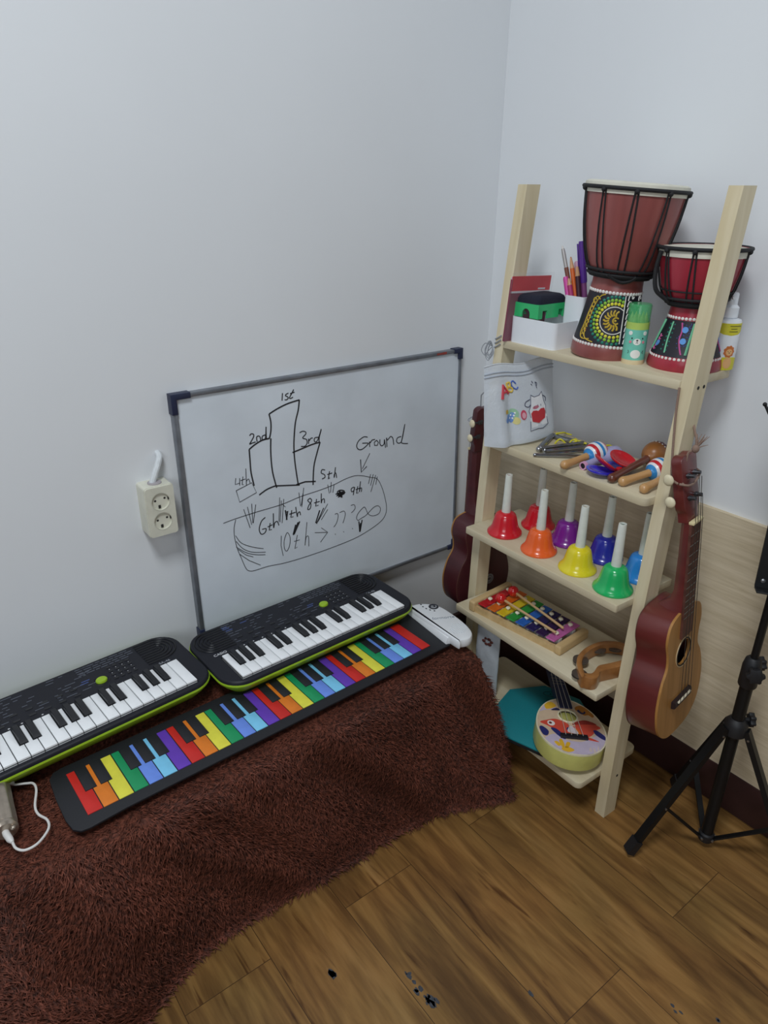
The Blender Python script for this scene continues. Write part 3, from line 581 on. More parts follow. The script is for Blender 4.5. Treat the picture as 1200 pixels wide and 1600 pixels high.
# ------------------------------------------------------------------ metal gadget and its white lead at the left edge
ga = thing('metal_adapter', 'small ridged bronze metal cylinder on the rug below the left keyboard', 'adapter', (-1.1722, -.2610, .331), (0, 0, 0))
bz = mat('bronze_metal', '#b0a496', .28, .75, .1, 80)
b = MB(bz)
D = Vector((-.0076, -.097, 0)).normalized(); M_ = frame((0, .047, 0), D.cross(Vector((0, 0, 1))), (0, 0, 1)); 
M_ = Matrix.Translation((.002, .046, 0)) @ D.to_track_quat('Z', 'Y').to_matrix().to_4x4()
ring = lambda r, z: [((r + (.0012 if j % 4 < 2 else 0))*math.cos(2*PI*j/32), (r + (.0012 if j % 4 < 2 else 0))*math.sin(2*PI*j/32), z) for j in range(32)]
b.loft([ring(.0145, 0), ring(.0150, .003), ring(.0150, .086), ring(.0145, .088)], M=M_); b.build('ridged_body', ga)
b = MB(bz); b.lathe([(.0155, .088), (.0160, .090), (.0160, .094), (.013, .097)], 24, M_); b.sphere((.009, .004, .099), .0035, M=M_); b.build('end_collar', ga)
cb = thing('charging_cable', 'thin white cable looping from the bronze metal cylinder on the rug', 'cable')
wc = mat('white_cable', '#d8d6d3', .45)
pts = [(-1.1750, -.3300, .327), (-1.1731, -.3381, .321), (-1.1638, -.3464, .319), (-1.1473, -.3447, .319), (-1.1301, -.3286, .319), (-1.1274, -.3114, .319), (-1.1348, -.2933, .319), (-1.1347, -.2748, .319), (-1.1257, -.2443, .319), (-1.1263, -.2284, .319), (-1.1354, -.2216, .319), (-1.1514, -.2143, .321), (-1.1628, -.2058, .330)]
b = MB(wc); b.tube(smooth(pts, 6), .0018, 8); b.build('lead', cb)
b = MB(wc); b.tube([(-1.1790, -.3060, .331), (-1.1785, -.3160, .330), (-1.1765, -.3260, .328), (-1.1750, -.3310, .327)], [.0045, .0048, .0045, .0025], 12); b.build('plug', cb)
b = MB(wc); b.tube([(-1.149, -.2150, .322), (-1.1565, -.2110, .326), (-1.166, -.2035, .332), (-1.180, -.1985, .332)], [.0024, .0042, .0045, .0045], 12); b.build('plug', cb)

# ------------------------------------------------------------------ ladder shelf
LX, LY, PSI = -.2228, -.602, .019
def W(u, v, z=0):
    """ladder frame: u to the right from the right post's inner face, v towards the wall"""
    cs, sn = math.cos(PSI), math.sin(PSI); return Vector((LX + v*cs - u*sn, LY - u*cs - v*sn, z))
pine = wood('pale_pine', '#cdbd97', '#e2d6b8', .6, 14, (1, 1, .07))
pine_h = wood('pale_pine_board', '#c4b594', '#dacfb3', .6, 14, (1, .07, 1))
LM = Matrix.Translation((LX, LY, 0)) @ Matrix.Rotation(-PSI, 4, 'Z')     # local x = v, local y = -u
lad = thing('ladder_shelf', 'tall pale wooden ladder shelf with five boards standing in the corner', 'shelf'); lad.matrix_world = LM
SPAN = .3762; PW = .0217; PDEP = .0345
vf = lambda z: -.0226*z + .0628*z*z
for y0 in (-PW, SPAN):
    b = MB(pine)
    b.loft([[(vf(z), y0, z), (vf(z)+PDEP, y0, z), (vf(z)+PDEP, y0+PW, z), (vf(z), y0+PW, z)] for z in np.linspace(0, 1.136, 12)])
    bmesh.ops.recalc_face_normals(b.bm, faces=list(b.bm.faces))
    b.build('post', lad, 50)
ZS = [.8668, .68, .4933, .3134, .1078]; VF = [.0248, -.0105, -.0425, -.0575, -.067]; VB = [.1656, .142, .1163, .113, .1094]
for z, a, c in zip(ZS, VF, VB):
    b = MB(pine_h); r = .012 if z in (.68, .1078) else .003
    P = [(x, y) for x, y in rrect(a, 0.0003, c, SPAN-.0003, r, 4)]
    b.prism(P, z-.0141, z, bev=.0012); b.build('shelf_board', lad)
bolt = mat('dark_bolt_hole', '#1c1a19', .7)
for z, vs in ((.8668, (.012, .027)), (.68, (.012, .026)), (.4933, (.012, .027)), (.3134, (.015,)), (.1078, (.021,))):
    for v in vs:
        b = MB(bolt); b.cyl((vf(z)+v, -PW+.002, z-.008), (vf(z)+v, -PW-.0004, z-.008), .0028, n=12); b.build('bolt_hole', lad)

# ------------------------------------------------------------------ ukuleles
fret_m = mat('nickel_fret', '#7d776e', .4, .6); string_m = mat('nylon_string', '#3a3632', .4)
def body_outline(k=5):
    h = [(.045, .006), (.076, .034), (.085, .082), (.074, .128), (.0575, .156), (.0565, .180), (.063, .210), (.054, .238), (.030, .249)]
    return smooth([(0, 0)] + h + [(0, .250)] + [(-x, y) for x, y in reversed(h)], k, True)
def inset2(P, d):
    n = len(P); o = []
    for i in range(n):
        a, c, e = Vector(P[i-1]), Vector(P[i]), Vector(P[(i+1) % n]); t = ((c-a).normalized() + (e-c).normalized()).normalized(); o.append(tuple(c + Vector((-t.y, t.x))*d))
    return o
def ukulele(name, label, loc, rot, scale, side, top, neckm, flip=False):
    """local x across, y up the neck, z out of the soundboard (flip: z out of the back)"""
    u = thing(name, label, 'ukulele', loc, rot, None, scale)
    F = Matrix.Translation((0, 0, -.06)) @ Matrix.Rotation(PI, 4, 'Y') if flip else Matrix.Identity(4)
    P = body_outline(); hole = circle(0, .165, .0235, 28)
    b = MB(side)
    b.loft([[(x, y, z) for x, y in (inset2(P, d) if d else P)] for z, d in ((-.060, .003), (-.0592, .0008), (-.058, 0), (-.004, 0))], True, False, True, None, F); b.build('body', u)
    b = MB(top); b.plate(inset2(P, -.0006), [hole], -.0042, 0, F); b.build('soundboard', u)
    b = MB(mat('worn_binding', '#5c372c', .5)); b.tube([(x, y, -.0585) for x, y in inset2(P, .0002)], .0008, 6, F, closed=True); b.build('back_binding', u)
    b = MB(mat('rosette_ring', '#d2b98f', .5)); b.tube([(x, y, .0002) for x, y in circle(0, .165, .0285, 36)], .0010, 6, F, closed=True); b.use(mat('rosette_black', '#241c18', .5)); b.tube([(x, y, .0002) for x, y in circle(0, .165, .0258, 36)], .0012, 6, F, closed=True); b.build('rosette', u)
    # neck with heel and fretboard
    b = MB(neckm)
    def nk(y, wd, dp): return [(-wd, y, 0), (wd, y, 0), (wd*.92, y, -dp*.55), (wd*.5, y, -dp), (-wd*.5, y, -dp), (-wd*.92, y, -dp*.55)]
    b.loft([nk(.246, .022, .052), nk(.256, .021, .040), nk(.268, .020, .026), nk(.285, .0195, .021), nk(.35, .0185, .018), nk(.405, .0175, .017), nk(.414, .018, .016)], M=F); b.build('neck', u)
    b = MB(wood('rosewood_fretboard', '#4a2b24', '#6b4238', .5, 30)); b.loft([[(-.0205, y, 0) if y < .3 else (-.0178, y, 0), (.0205, y, 0) if y < .3 else (.0178, y, 0), (.0205, y, .004) if y < .3 else (.0178, y, .004), (-.0205, y, .004) if y < .3 else (-.0178, y, .004)] for y in (.200, .412)], M=F); fb_ = b.build('fretboard', u)
    b = MB(fret_m)
    for n in range(1, 13):
        y = .412 - .345*(1 - 2**(-n/12)); wd = .0178 + (.412-y)/.212*.0027
        b.cyl((-wd, y, .0043), (wd, y, .0043), .0007, n=6, M=F)
    b.build('frets', fb_)
    b = MB(mat('bone_nut', '#e0d0a2', .45)); b.box((0, .4145, .003), (.036, .005, .009), F, .001); b.build('nut', u)
    HP = smooth([(-.018, .414), (-.019, .430), (-.0255, .445), (-.0265, .505), (-.0255, .520), (-.014, .526), (0, .5235), (.014, .526), (.0255, .520), (.0265, .505), (.0255, .445), (.019, .430), (.018, .414)], 3)
    HP = list(reversed(HP)); HM = F @ Matrix.Translation((0, .414, -.002)) @ Matrix.Rotation(R(-8), 4, 'X') @ Matrix.Translation((0, -.414, 0))
    b = MB(neckm); b.prism(HP, -.017, 0, HM, .0012); b.build('headstock', u)
    btn = mat('cream_button', '#ded3b3', .4); post = mat('dark_tuner_metal', '#5d5f63', .35, .8)
    for i, (sx, y) in enumerate(((-1, .455), (-1, .492), (1, .455), (1, .492))):
        b = MB(post); b.cyl((sx*.011, y, -.013), (sx*.011, y, .012), .0032, n=10, M=HM); b.cyl((sx*.011, y, .002), (sx*.011, y, .0045), .0048, n=10, M=HM)
        b.cyl((sx*.012, y, -.017), (sx*.031, y, -.017), .0024, n=8, M=HM); b.box((sx*.015, y, -.0165), (.012, .010, .008), HM, .001)
        if (sx > 0) != flip: b.cyl((sx*.0, y, -.017), (sx*.001, y, -.017), .001, n=6, M=HM); b.cyl((sx*.028, y, -.017), (sx*.040, y, -.017), .0034, n=10, M=HM)
        pg = b.build('tuning_peg', u)
        if (sx < 0) != flip:
            b = MB(btn); b.sphere((sx*.0385, y, -.017), .0085, (.55, 1.12, 1.0), HM); b.build('peg_button', pg)
    b = MB(mat('dark_bridge', '#2b2023', .4)); b.loft([[(-.034, .063, 0), (.034, .063, 0), (.034, .077, 0), (-.034, .077, 0)], [(-.033, .0635, .006), (.033, .0635, .006), (.033, .0765, .006), (-.033, .0765, .006)], [(-.031, .065, .0075), (.031, .065, .0075), (.031, .074, .0075), (-.031, .074, .0075)]], M=F); br_ = b.build('bridge', u)
    b = MB(mat('bone_saddle', '#e4dcc4', .4)); b.box((0, .0735, .008), (.048, .003, .004), F, .0006); b.build('saddle', br_)
    for i in range(4):
        x0 = -.0195 + i*.013; x1 = -.0125 + i*.0083
        b = MB(string_m); b.tube([(x0, .066, .0078), (x0, .0735, .0101), (x1, .4145, .0077), (x1*1.1, .455 if i in (0, 3) else .49, .004)], .00055, 5, F); b.build('string', u)
    return u
maroon = wood('maroon_lacquer', '#5c2322', '#71302c', .34, 8, coat=.3, bump=.0); cedar = wood('amber_soundboard', '#97692f', '#b58247', .42, 40, (1, .05, 1), coat=.2, bump=.0)
dmar = wood('dark_maroon_lacquer', '#41181d', '#501f24', .4, 8, coat=.25, bump=0)
ukulele('ukulele', 'maroon sided ukulele with amber front hanging on the outer side of the right post', (-.1812, -.7060, .2625), (1.472, -.0335, .1214), .965, maroon, cedar, maroon)
u2 = ukulele('ukulele', 'dark maroon ukulele seen from the back, hanging in the corner behind the left post', (-.1494, -.1840, .2409), (1.5574, .0004, -.0837), .9, dmar, cedar, dmar, True)
b = MB(mat('silver_sticker', '#8d8a8b', .4)); b.prism(circle(-.006+.026, .075, .014, 24), -.0002, .0004); b.use(mat('sticker_print', '#4c4547', .5)); b.tube([(.020+.0095*math.cos(t*PI/12), .075+.0095*math.sin(t*PI/12), .0005) for t in range(24)], .0008, 5, closed=True); b.box((.020, .075, .0005), (.009, .006, .0004)); b.build('round_sticker', u2)
# strings that hang them
twine = mat('brown_twine', '#8d7466', .8, bump=.5, scale=500)
UM = Matrix.Translation((-.1812, -.7060, .2625)) @ Euler((1.472, -.0335, .1214)).to_matrix().to_4x4() @ Matrix.Scale(.965, 4)
hc = thing('hanging_twine', 'brown twine tied around the right post, holding the amber fronted ukulele', 'string')
pts = [W(.0005, vf(.855)-.0022, .857), W(.004, vf(.82)-.0022, .82), W(.010, vf(.78)-.0022, .78), W(.016, vf(.745)-.0024, .745), W(.0215, vf(.715)-.0018, .722), W(.0300, vf(.70)+.004, .712), UM @ Vector((-.030, .484, -.010))]
b = MB(twine); b.tube(smooth(pts, 5), .0019, 7); b.build('front_strand', hc)
b = MB(twine); b.tube(smooth([UM @ Vector(p) for p in ((-.034, .484, -.014), (-.0285, .482, -.004), (-.012, .4785, -.004), (.004, .479, -.005), (.018, .486, -.006), (.0275, .490, -.012), (.0270, .492, -.026), (.0, .492, -.0325), (-.0275, .488, -.029), (-.034, .484, -.016))], 3), .0019, 7); b.build('head_loop', hc)
b = MB(twine); k0 = UM @ Vector((-.003, .535, -.006)); kt = W(.008, vf(.80)+PDEP+.004, .81)
b.tube(smooth([UM @ Vector((-.012, .500, -.0185)), UM @ Vector((-.005, .527, -.016)), k0, k0 + Vector((.002, .004, .02)), k0.lerp(kt, .35) + Vector((.004, 0, 0)), kt], 5), .0019, 7); b.sphere(k0, .0055, (1, 1, 1.2)); b.build('back_strand', hc)
b = MB(twine); rn = random.Random(3)
for i in range(9):
    d = Vector((rn.uniform(.0, .018), rn.uniform(-.012, .006), rn.uniform(.008, .026))); b.tube([k0, k0 + d*.5, k0 + d + Vector((rn.uniform(-.004, .004), 0, -.002))], [.0012, .0008, .0004], 5)
b.build('frayed_end', hc)
yarn = mat('grey_yarn', '#9ea2a8', .8, bump=.4, scale=500)
yc = thing('hanging_yarn', 'grey yarn knotted around the left post at the top board, holding the rear ukulele', 'string')
pl = lambda u, v, z: W(-SPAN-PW+u, v, z)
b = MB(yarn)
for dz in (0, .006, .012):
    zz = .866 - dz*1.3
    b.tube(smooth([pl(.0, vf(zz)-.0015, zz), pl(-.0015, vf(zz)+.010, zz-.002), pl(-.0015, vf(zz)+PDEP+.001, zz), pl(PW*.5, vf(zz)+PDEP+.0015, zz+.004)], 4), .0013, 6)
    b.tube(smooth([pl(.0, vf(zz)-.0015, zz), pl(.008, vf(zz)-.002, zz+.004), pl(.016, vf(zz)-.002, zz+.009)], 4), .0013, 6)
b.build('wrapping', yc)
b = MB(yarn)
kn = pl(-.003, vf(.85)-.003, .852)
rn = random.Random(8)
for i in range(6):
    l_ = rn.uniform(.018, .034); sx = rn.uniform(-.010, .006); sy = rn.uniform(-.004, .012)
    b.tube(smooth([kn, kn + Vector((-.004, sy+.004, rn.uniform(.002, .010))), kn + Vector((-.006+sx*.3, sy+.010, -l_*.5)), kn + Vector((-.004, sy+.003, -l_)), kn + Vector((-.003, sy-.004, -l_*.5)), kn], 5), .0009, 5)
b.build('bow', yc)
U2 = Matrix.Translation((-.1494, -.1840, .2409)) @ Euler((1.5574, .0004, -.0837)).to_matrix().to_4x4() @ Matrix.Scale(.9, 4)
h2 = U2 @ Vector((.0, .51, -.045))
b = MB(yarn); b.tube([pl(PW*.4, vf(.85)+PDEP+.003, .862), pl(PW*.1, vf(.80)+PDEP+.004, .80), h2 + Vector((-.004, .0, .035)), h2 + Vector((0, .003, .004))], .0014, 6)
b.tube(smooth([U2 @ Vector(p) for p in ((-.026, .487, -.035), (.0, .489, -.038), (.026, .487, -.035), (.027, .489, -.060), (0, .493, -.066), (-.027, .489, -.060), (-.026, .487, -.035))], 4), .0014, 6)
b.build('strand', yc)

# ------------------------------------------------------------------ top board
Z1 = .8668
def tripatch(pts): return pts
# big djembe
blk = mat('black_rope', '#1b1b1e', .75, bump=.4, scale=400); skin = mat('goat_skin', '#d6d3c4', .7, var=.08, scale=30)
whd = mat('white_paint_dot', '#e9e6e2', .5); pblack = mat('painted_black', '#1d1b26', .5)
def djembe(label, loc, rot, scale, prof, band, rim, red, ropes, decorate, sk=0.0):
    d = thing('djembe', label, 'drum', loc, rot, 'hand painted djembes on the top board', scale)
    S = Surf(prof)
    b = MB(red); n = len(prof)
    ms = []
    for i in range(n-1): ms.append(pblack if band[0]-1e-4 <= prof[i][1] and prof[i+1][1] <= band[1]+1e-4 else red)
    b.lathe(prof + [(prof[-1][0]-.006, prof[-1][1]-.012)], 48, None, ms + [red]); b.build('drum_body', d, 40)
    zr = prof[-1][1]; rr = prof[-1][0]
    b = MB(skin); b.lathe([(rr-.0005, zr-.013), (rr+.0012, zr-.013), (rr+.0017, zr-.003-sk*.5), (rr+.0008, zr+.0022-sk), (rr-.004, zr+.0046-sk), (rr*.6, zr+.0052-sk), (.001, zr+.0052-sk)], 48, cap0=False); b.build('drum_skin', d, 50)
    b = MB(blk)
    ring = lambda z, o, r: b.tube([S.at(2*PI*t/48, z, o) for t in range(48)], r, 7, closed=True)
    ring(rim, .0034, .0030); b.build('rim_rope', d)
    b = MB(blk); ring(ropes[0], .0034, .0034); ring(ropes[0]+.007, .0028, .0024); ring(ropes[0]-.004, .0040, .0022)
    if ropes[2]: ring(ropes[2], .0018, .0013)
    b.build('base_rope', d)
    nr = ropes[1]
    for i in range(nr):
        b = MB(blk); t0 = 2*PI*i/nr
        for sgn in (-1, 1):
            b.tube([S.at(t0 + sgn*(.028 + .13*max(0, (rim-z)/(rim-ropes[0]))**1.0*(ropes[3])), z, .0022) for z in np.linspace(ropes[0], rim, 8)], .0014, 6)
        b.sphere(S.at(t0, rim-.003, .004), .0042, (1, 1, 1), None, 8, 6)
        b.build('tension_rope', d)
    decorate(d, S)
    return d
brown_red = wood('brown_red_lacquer', '#7d403d', '#98534f', .42, 10, coat=.3, bump=0)
P1 = [(.0545, 0), (.0565, .004), (.0560, .020), (.0545, .026), (.0505, .05), (.0468, .075), (.0440, .098), (.0428, .106), (.0415, .118), (.0410, .127), (.0440, .132), (.0500, .139), (.0570, .152), (.0650, .176), (.0710, .203), (.0755, .232), (.0782, .258), (.0790, .269)]
yl = mat('paint_yellow', '#e2dc3c', .5); lg = mat('paint_lime_green', '#8fc43a', .5); tl = mat('paint_teal', '#1f7f6e', .5); gold = mat('paint_gold', '#c8a93a', .5)
CA = R(216)
def deco_big(d, S):
    b = MB(whd)
    for z, n in ((.1085, 46), (.0235, 56)):
        for i in range(n): S.dot(b, 2*PI*i/n, z, .0029)
    b.build('white_dots', d)
    th, h = CA + .10, .066
    for m, rad, nd, r, nm in ((tl, .0375, 34, .0027, 'teal_dots'), (lg, .0322, 31, .0028, 'lime_dots'), (yl, .0266, 27, .0028, 'yellow_dots')):
        b = MB(m)
        for i in range(nd):
            a = 2*PI*i/nd; x = rad*math.cos(a); y = rad*math.sin(a)
            if x < .0125: S.dot(b, th + x/S.rad(h), h + y, r)
        b.build(nm, d)
    b = MB(whd); S.line(b, [(.0215*math.cos(a), .0215*math.sin(a)) for a in np.linspace(.9, 2*PI-.9, 30)], th, h, .0009); S.line(b, [(.0145, -.036), (.0145, .040)], th, h, .0009)
    for k in range(8):
        y = -.036 + k*.0098; S.line(b, smooth([(.020, y), (.022, y+.008), (.027, y+.0075), (.0285, y+.003), (.032, y+.006)], 3), th, h, .0010)
    for k in range(8):
        y = -.036 + k*.0098; S.line(b, smooth([(.046, y), (.047, y+.006), (.052, y+.0065), (.054, y+.002)], 3), th, h, .0009)
    b.build('white_squiggles', d)
    b = MB(gold)
    for k in range(11):
        a = R(65 + k*23); x, y = math.cos(a), math.sin(a); S.line(b, smooth([(x*.007, y*.007), (x*.012 - y*.002, y*.012 + x*.002), (x*.0165, y*.0165)], 3), th, h, .0016)
    S.line(b, [(.005*math.cos(a) + .004, .005*math.sin(a)) for a in np.linspace(.8, 5.5, 14)], th, h, .0014); S.dot(b, th+.06, h, .0022)
    for sx in (-1,):
        S.line(b, smooth([(-.022, .039), (-.030, .036), (-.036, .026), (-.040, .012), (-.042, -.004), (-.045, -.020), (-.040, -.034), (-.025, -.038)], 5), th, h, .0011)
        S.line(b, smooth([(-.030, .030), (-.038, .034), (-.044, .022), (-.048, .006), (-.050, -.012), (-.052, -.028), (-.046, -.036), (-.032, -.034)], 5), th, h, .0010)
        for k in range(9): S.line(b, [(-.041 - k*.0007 + .0035*math.cos(a), .028 - k*.0075 + .0035*math.sin(a)) for a in np.linspace(0, 5.5, 10)], th, h, .0008)
    b.build('gold_scrolls', d)
    b = MB(mat('paint_red', '#8d3324', .5))
    for k in range(7): S.dot(b, th - .043/S.rad(h)*1.0, h + .026 - k*.0095, .0018)
    b.build('red_dots', d)
djembe('large brown djembe with yellow and teal dot mandala, second tall thing on the top board', (-.1360, -.4140, Z1), (R(3.2), R(2.0), 0), 1.0, P1, (.026, .106), .2640, brown_red, (.136, 10, None, .55), deco_big)
bd = bpy.data.objects['djembe']; b = MB(blk); Sp = Surf(P1); b.tube(smooth([Sp.at(CA+t, .137-dz, .006) for t, dz in ((-.35, 0), (-.15, .006), (.1, .010), (.35, .007), (.5, 0))], 5), .0032, 7); b.build('spare_rope_loop', bd)
# small djembe
red_l = wood('red_lacquer', '#8e1f30', '#a82a3c', .4, 10, coat=.25, bump=0)
P2 = [(.0560, 0), (.0580, .004), (.0560, .016), (.0535, .022), (.0465, .042), (.0405, .062), (.0370, .077), (.0360, .083), (.0345, .092), (.0350, .098), (.0405, .103), (.0480, .111), (.0545, .126), (.0590, .146), (.0622, .166), (.0638, .184)]
pk = mat('paint_pink', '#cf5a9a', .5); mint = mat('paint_mint', '#7fd0a6', .5); sky = mat('paint_sky_blue', '#5c9be0', .5); navd = mat('paint_navy_dots', '#3a4a8c', .5)
def deco_small(d, S):
    b = MB(whd)
    for z, n in ((.0800, 40), (.0195, 50)):
        for i in range(n): S.dot(b, 2*PI*i/n, z, .0026)
    b.build('white_dots', d)
    b1, b2, b3, b4, b5 = MB(pk), MB(mint), MB(sky), MB(navd), MB(tl)
    for q in range(4):
        th = CA - .62 + q*PI/2; h = .050
        S.line(b1, smooth([(.001, .024), (.004, .012), (.003, .000), (.006, -.012), (.010, -.023)], 5), th+.16, h, .0012)
        for k in range(5): S.line(b1, smooth([(-.024-k*.0010, .0-k*.0052), (-.028-k*.0010, -.002-k*.0052), (-.030-k*.0010, .002-k*.0052)], 3), th, h, .0010)
        S.line(b2, smooth([(-.0095, .024), (-.0095, .0), (-.0060, -.023)], 4), th, h, .0012)
        for o in (.029, .0345): S.line(b2, [(o, .024), (o-.007, -.023)], th, h, .0012); S.line(b2, [(o+.0017, .024), (o-.0053, -.023)], th, h, .0005)
        for y in (.014, -.003): S.patch(b3, th + .016/S.rad(h), h + y, circle(0, 0, .0046, 14), .0012)
        S.patch(b3, th + .041/S.rad(h), h - .012, circle(0, 0, .0046, 14), .0012)
        rn = random.Random(q)
        for k in range(46):
            x, y = rn.uniform(.006, .026), rn.uniform(-.022, .024); S.dot(b4, th + x/S.rad(h), h + y, .0010)
        for k in range(7):
            S.dot(b5, th - .014/S.rad(h), h + .02 - k*.0065, .0016); S.dot(b5, th - .005/S.rad(h), h + .02 - k*.0065, .0013)
    for bb, nm in ((b1, 'pink_lines'), (b2, 'mint_lines'), (b3, 'blue_spots'), (b4, 'navy_dots'), (b5, 'teal_dots')): bb.build(nm, d)
sd = djembe('small red djembe half hidden behind the right post on the top board', (-.1020, -.5470, Z1), (0, 0, 0), 1.0, P2, (.022, .077), .1830, red_l, (.102, 9, .121, .55), deco_small, .0048)
b = MB(blk); Sp = Surf(P2); a0 = R(150)
b.tube(smooth([Sp.at(a0, .178, .006), Sp.at(a0-.05, .150, .012), Sp.at(a0, .122, .016), Sp.at(a0+.05, .108, .008), Sp.at(a0+.1, .102, .004)], 6), .0034, 7); b.build('carry_rope', sd)
# white pen stand
wplast = mat('white_plastic', '#ecf0f5', .35, var=.01)
ps = thing('pen_stand', 'white plastic desk organiser with a tall pen cup, under the green eraser', 'pen stand', (-.187, -.3450, Z1))
b = MB(wplast)
def cup(b, x0, y0, x1, y1, r, h, t=.0022, slant=0):
    o = rrect(x0, y0, x1, y1, r, 4); i = rrect(x0+t, y0+t, x1-t, y1-t, max(r-t, .001), 4)
    hz = lambda x: h - slant*(x1-x)/(x1-x0)
    b.loft([[(x, y, .0) for x, y in o], [(x, y, hz(x)) for x, y in o], [(x, y, hz(x)) for x, y in i], [(x, y, .003) for x, y in i]])
cup(b, 0, .0, .102, .107, .009, .047); b.build('low_tray', ps)
b = MB(wplast); cup(b, .062, -.006, .103, .038, .005, .0875); b.build('pen_cup', ps)
PC = Matrix.Translation((-.187, -.3450, Z1))
penm = lambda k, h, **a: mat('pen_' + k, h, .4, **a)
grp = 'pens in the white organiser'
def pen(kind, label, base, tip, parts):
    """parts: list of (name, material, [(fraction, radius)...]) along the pen"""
    A = PC @ Vector(base); B = Vector(tip); d = B - A; ln = d.length
    t = thing(kind, label, 'pen' if kind != 'pencil' else 'pencil', A, (0, 0, 0), grp); t.rotation_mode = 'QUATERNION'; t.rotation_quaternion = d.to_track_quat('Z', 'X')
    for nm, m, pr in parts:
        b = MB(m); b.lathe([(r, f*ln) for f, r in pr], 12); b.build(nm, t)
    return t, ln
clear = mat('clear_plastic', '#c9ced2', .15, alpha=.45)
pen('pen', 'tall pen with brown barrel and silver clear top, leftmost of the pens', (.078, .004, .004), (-.110, -.2780, 1.0355), [('barrel', penm('brown', '#7c4a3c'), [(0, .0038), (.78, .0040)]), ('clear_top', penm('silver', '#b5b2b0', metal=.5), [(.78, .0036), (.93, .0036), (.97, .0030)]), ('tip', penm('tip', '#d8d4cf'), [(.97, .002), (1.0, .0012)])])
pen('pencil', 'orange pencil with a pointed wooden tip behind the pink pens', (.078, .001, .004), (-.108, -.2980, 1.0180), [('barrel', penm('orange', '#d3652a'), [(0, .0042), (.87, .0042)]), ('wood_tip', penm('woodtip', '#c99a72'), [(.87, .0042), (.99, .0016)]), ('lead', penm('lead', '#a8512c'), [(.99, .0016), (1, .0007)])])
t, ln = pen('pen', 'tall pen with purple clip cap, topmost of the pens', (.093, .000, .004), (-.104, -.3150, 1.0455), [('barrel', penm('plum', '#8b4a83'), [(0, .0048), (.6, .0052)]), ('cap', penm('purple', '#5e2f9b'), [(.6, .0060), (.62, .0064), (.97, .0060), (1.0, .0050)])])
b = MB(penm('purple', '#5e2f9b')); b.box((-.0078, .0, ln*.84), (.0016, .0045, ln*.28), None, .0006); b.build('clip', t)
pen('pencil', 'dark maroon pencil with blunt wooden tip beside the purple capped pen', (.080, .000, .004), (-.110, -.3160, 1.0030), [('barrel', penm('maroon', '#45202f'), [(0, .0044), (.88, .0044)]), ('wood_tip', penm('woodtip', '#c99a72'), [(.88, .0044), (1.0, .0024)])])
pen('pen', 'pen with clear pinkish cap between the orange and purple ones', (.095, .006, .004), (-.100, -.3060, 1.0110), [('barrel', penm('magenta', '#b1457f'), [(0, .0044), (.75, .0044)]), ('cap', penm('pinkcap', '#c79ab0', alpha=.8), [(.75, .0052), (.98, .0050), (1, .003)])])
pen('pen', 'bright magenta pen with flat top, low in the organiser', (.071, .010, .004), (-.114, -.2960, .9840), [('barrel', penm('hotpink', '#cf4ba0'), [(0, .0050), (.97, .0050), (1, .0040)])])
pen('pen', 'dark pink pen with a pale tip, low beside the bright magenta pen', (.070, .002, .004), (-.116, -.3055, .9820), [('barrel', penm('darkpink', '#b03a6e'), [(0, .0046), (.9, .0046)]), ('tip', penm('woodtip', '#c99a72'), [(.9, .0046), (1, .002)])])
pen('pen', 'dark grey pen at the left edge of the organiser cup', (.082, .018, .004), (-.102, -.2900, .9830), [('barrel', penm('slate', '#4e4a5c'), [(0, .0042), (.98, .0042), (1, .003)])])
pen('pen', 'white tipped marker low beside the large djembe', (.096, -.001, .004), (-.098, -.3460, .9800), [('barrel', penm('whitepen', '#cfd3d8'), [(0, .0052), (.96, .0052), (1, .0040)])])
# whiteboard eraser
er = thing('whiteboard_eraser', 'green plastic eraser with rounded black felt top resting on the white organiser', 'eraser', (-.1400, -.2675, Z1+.0472), (0, 0, R(0)))
gp = mat('green_plastic', '#36bd72', .35); felt = mat('black_felt', '#1d2030', .95, bump=.4, scale=500)
b = MB(gp); LX2, LY2 = .040, .0295
Hh = .025
def arch(w_, h_, n=6): return [(w_*math.cos(PI - PI*i/n), h_-w_ + w_*math.sin(PI*i/n)) for i in range(n+1)]
# four walls with cut-outs plus a top
def wallp(L_, notches):
    P = [(-L_, 0)]
    for c, w_, h_, kind in notches:
        P += [(c-w_, 0)] + ([(c+x, y) for x, y in arch(w_, h_)] if kind == 'arch' else [(c-w_, h_), (c+w_, h_)]) + [(c+w_, 0)]
    P += [(L_, 0), (L_, Hh), (-L_, Hh)]
    return P
for sx in (-1, 1):
    b.prism(wallp(LY2, [(0, .0095, .016, 'arch')]), -.0015, .0015, frame((sx*(LX2-.0015), 0, 0), (0, -1, 0), (0, 0, 1)))
    b.prism(wallp(LX2-.003, [(-.022, .0065, .014, 'sq'), (.022, .0065, .014, 'sq')]), -.0015, .0015, frame((0, sx*(LY2-.0015), 0), (1, 0, 0), (0, 0, 1)))
b.box((0, 0, Hh-.003), (2*LX2-.005, 2*LY2-.005, .004)); b.build('green_base', er)
b = MB(felt); b.loft([[(x, y, z) for x, y in rrect(-LX2+.0005+d, -LY2+.0005+d, LX2-.0005-d, LY2-.0005-d, max(.006, .010-d*.3), 6)] for z, d in ((Hh-.0005, 0), (Hh+.007, .0005), (Hh+.012, .003), (Hh+.015, .008), (Hh+.016, .014))]); b.build('felt_pad', er)
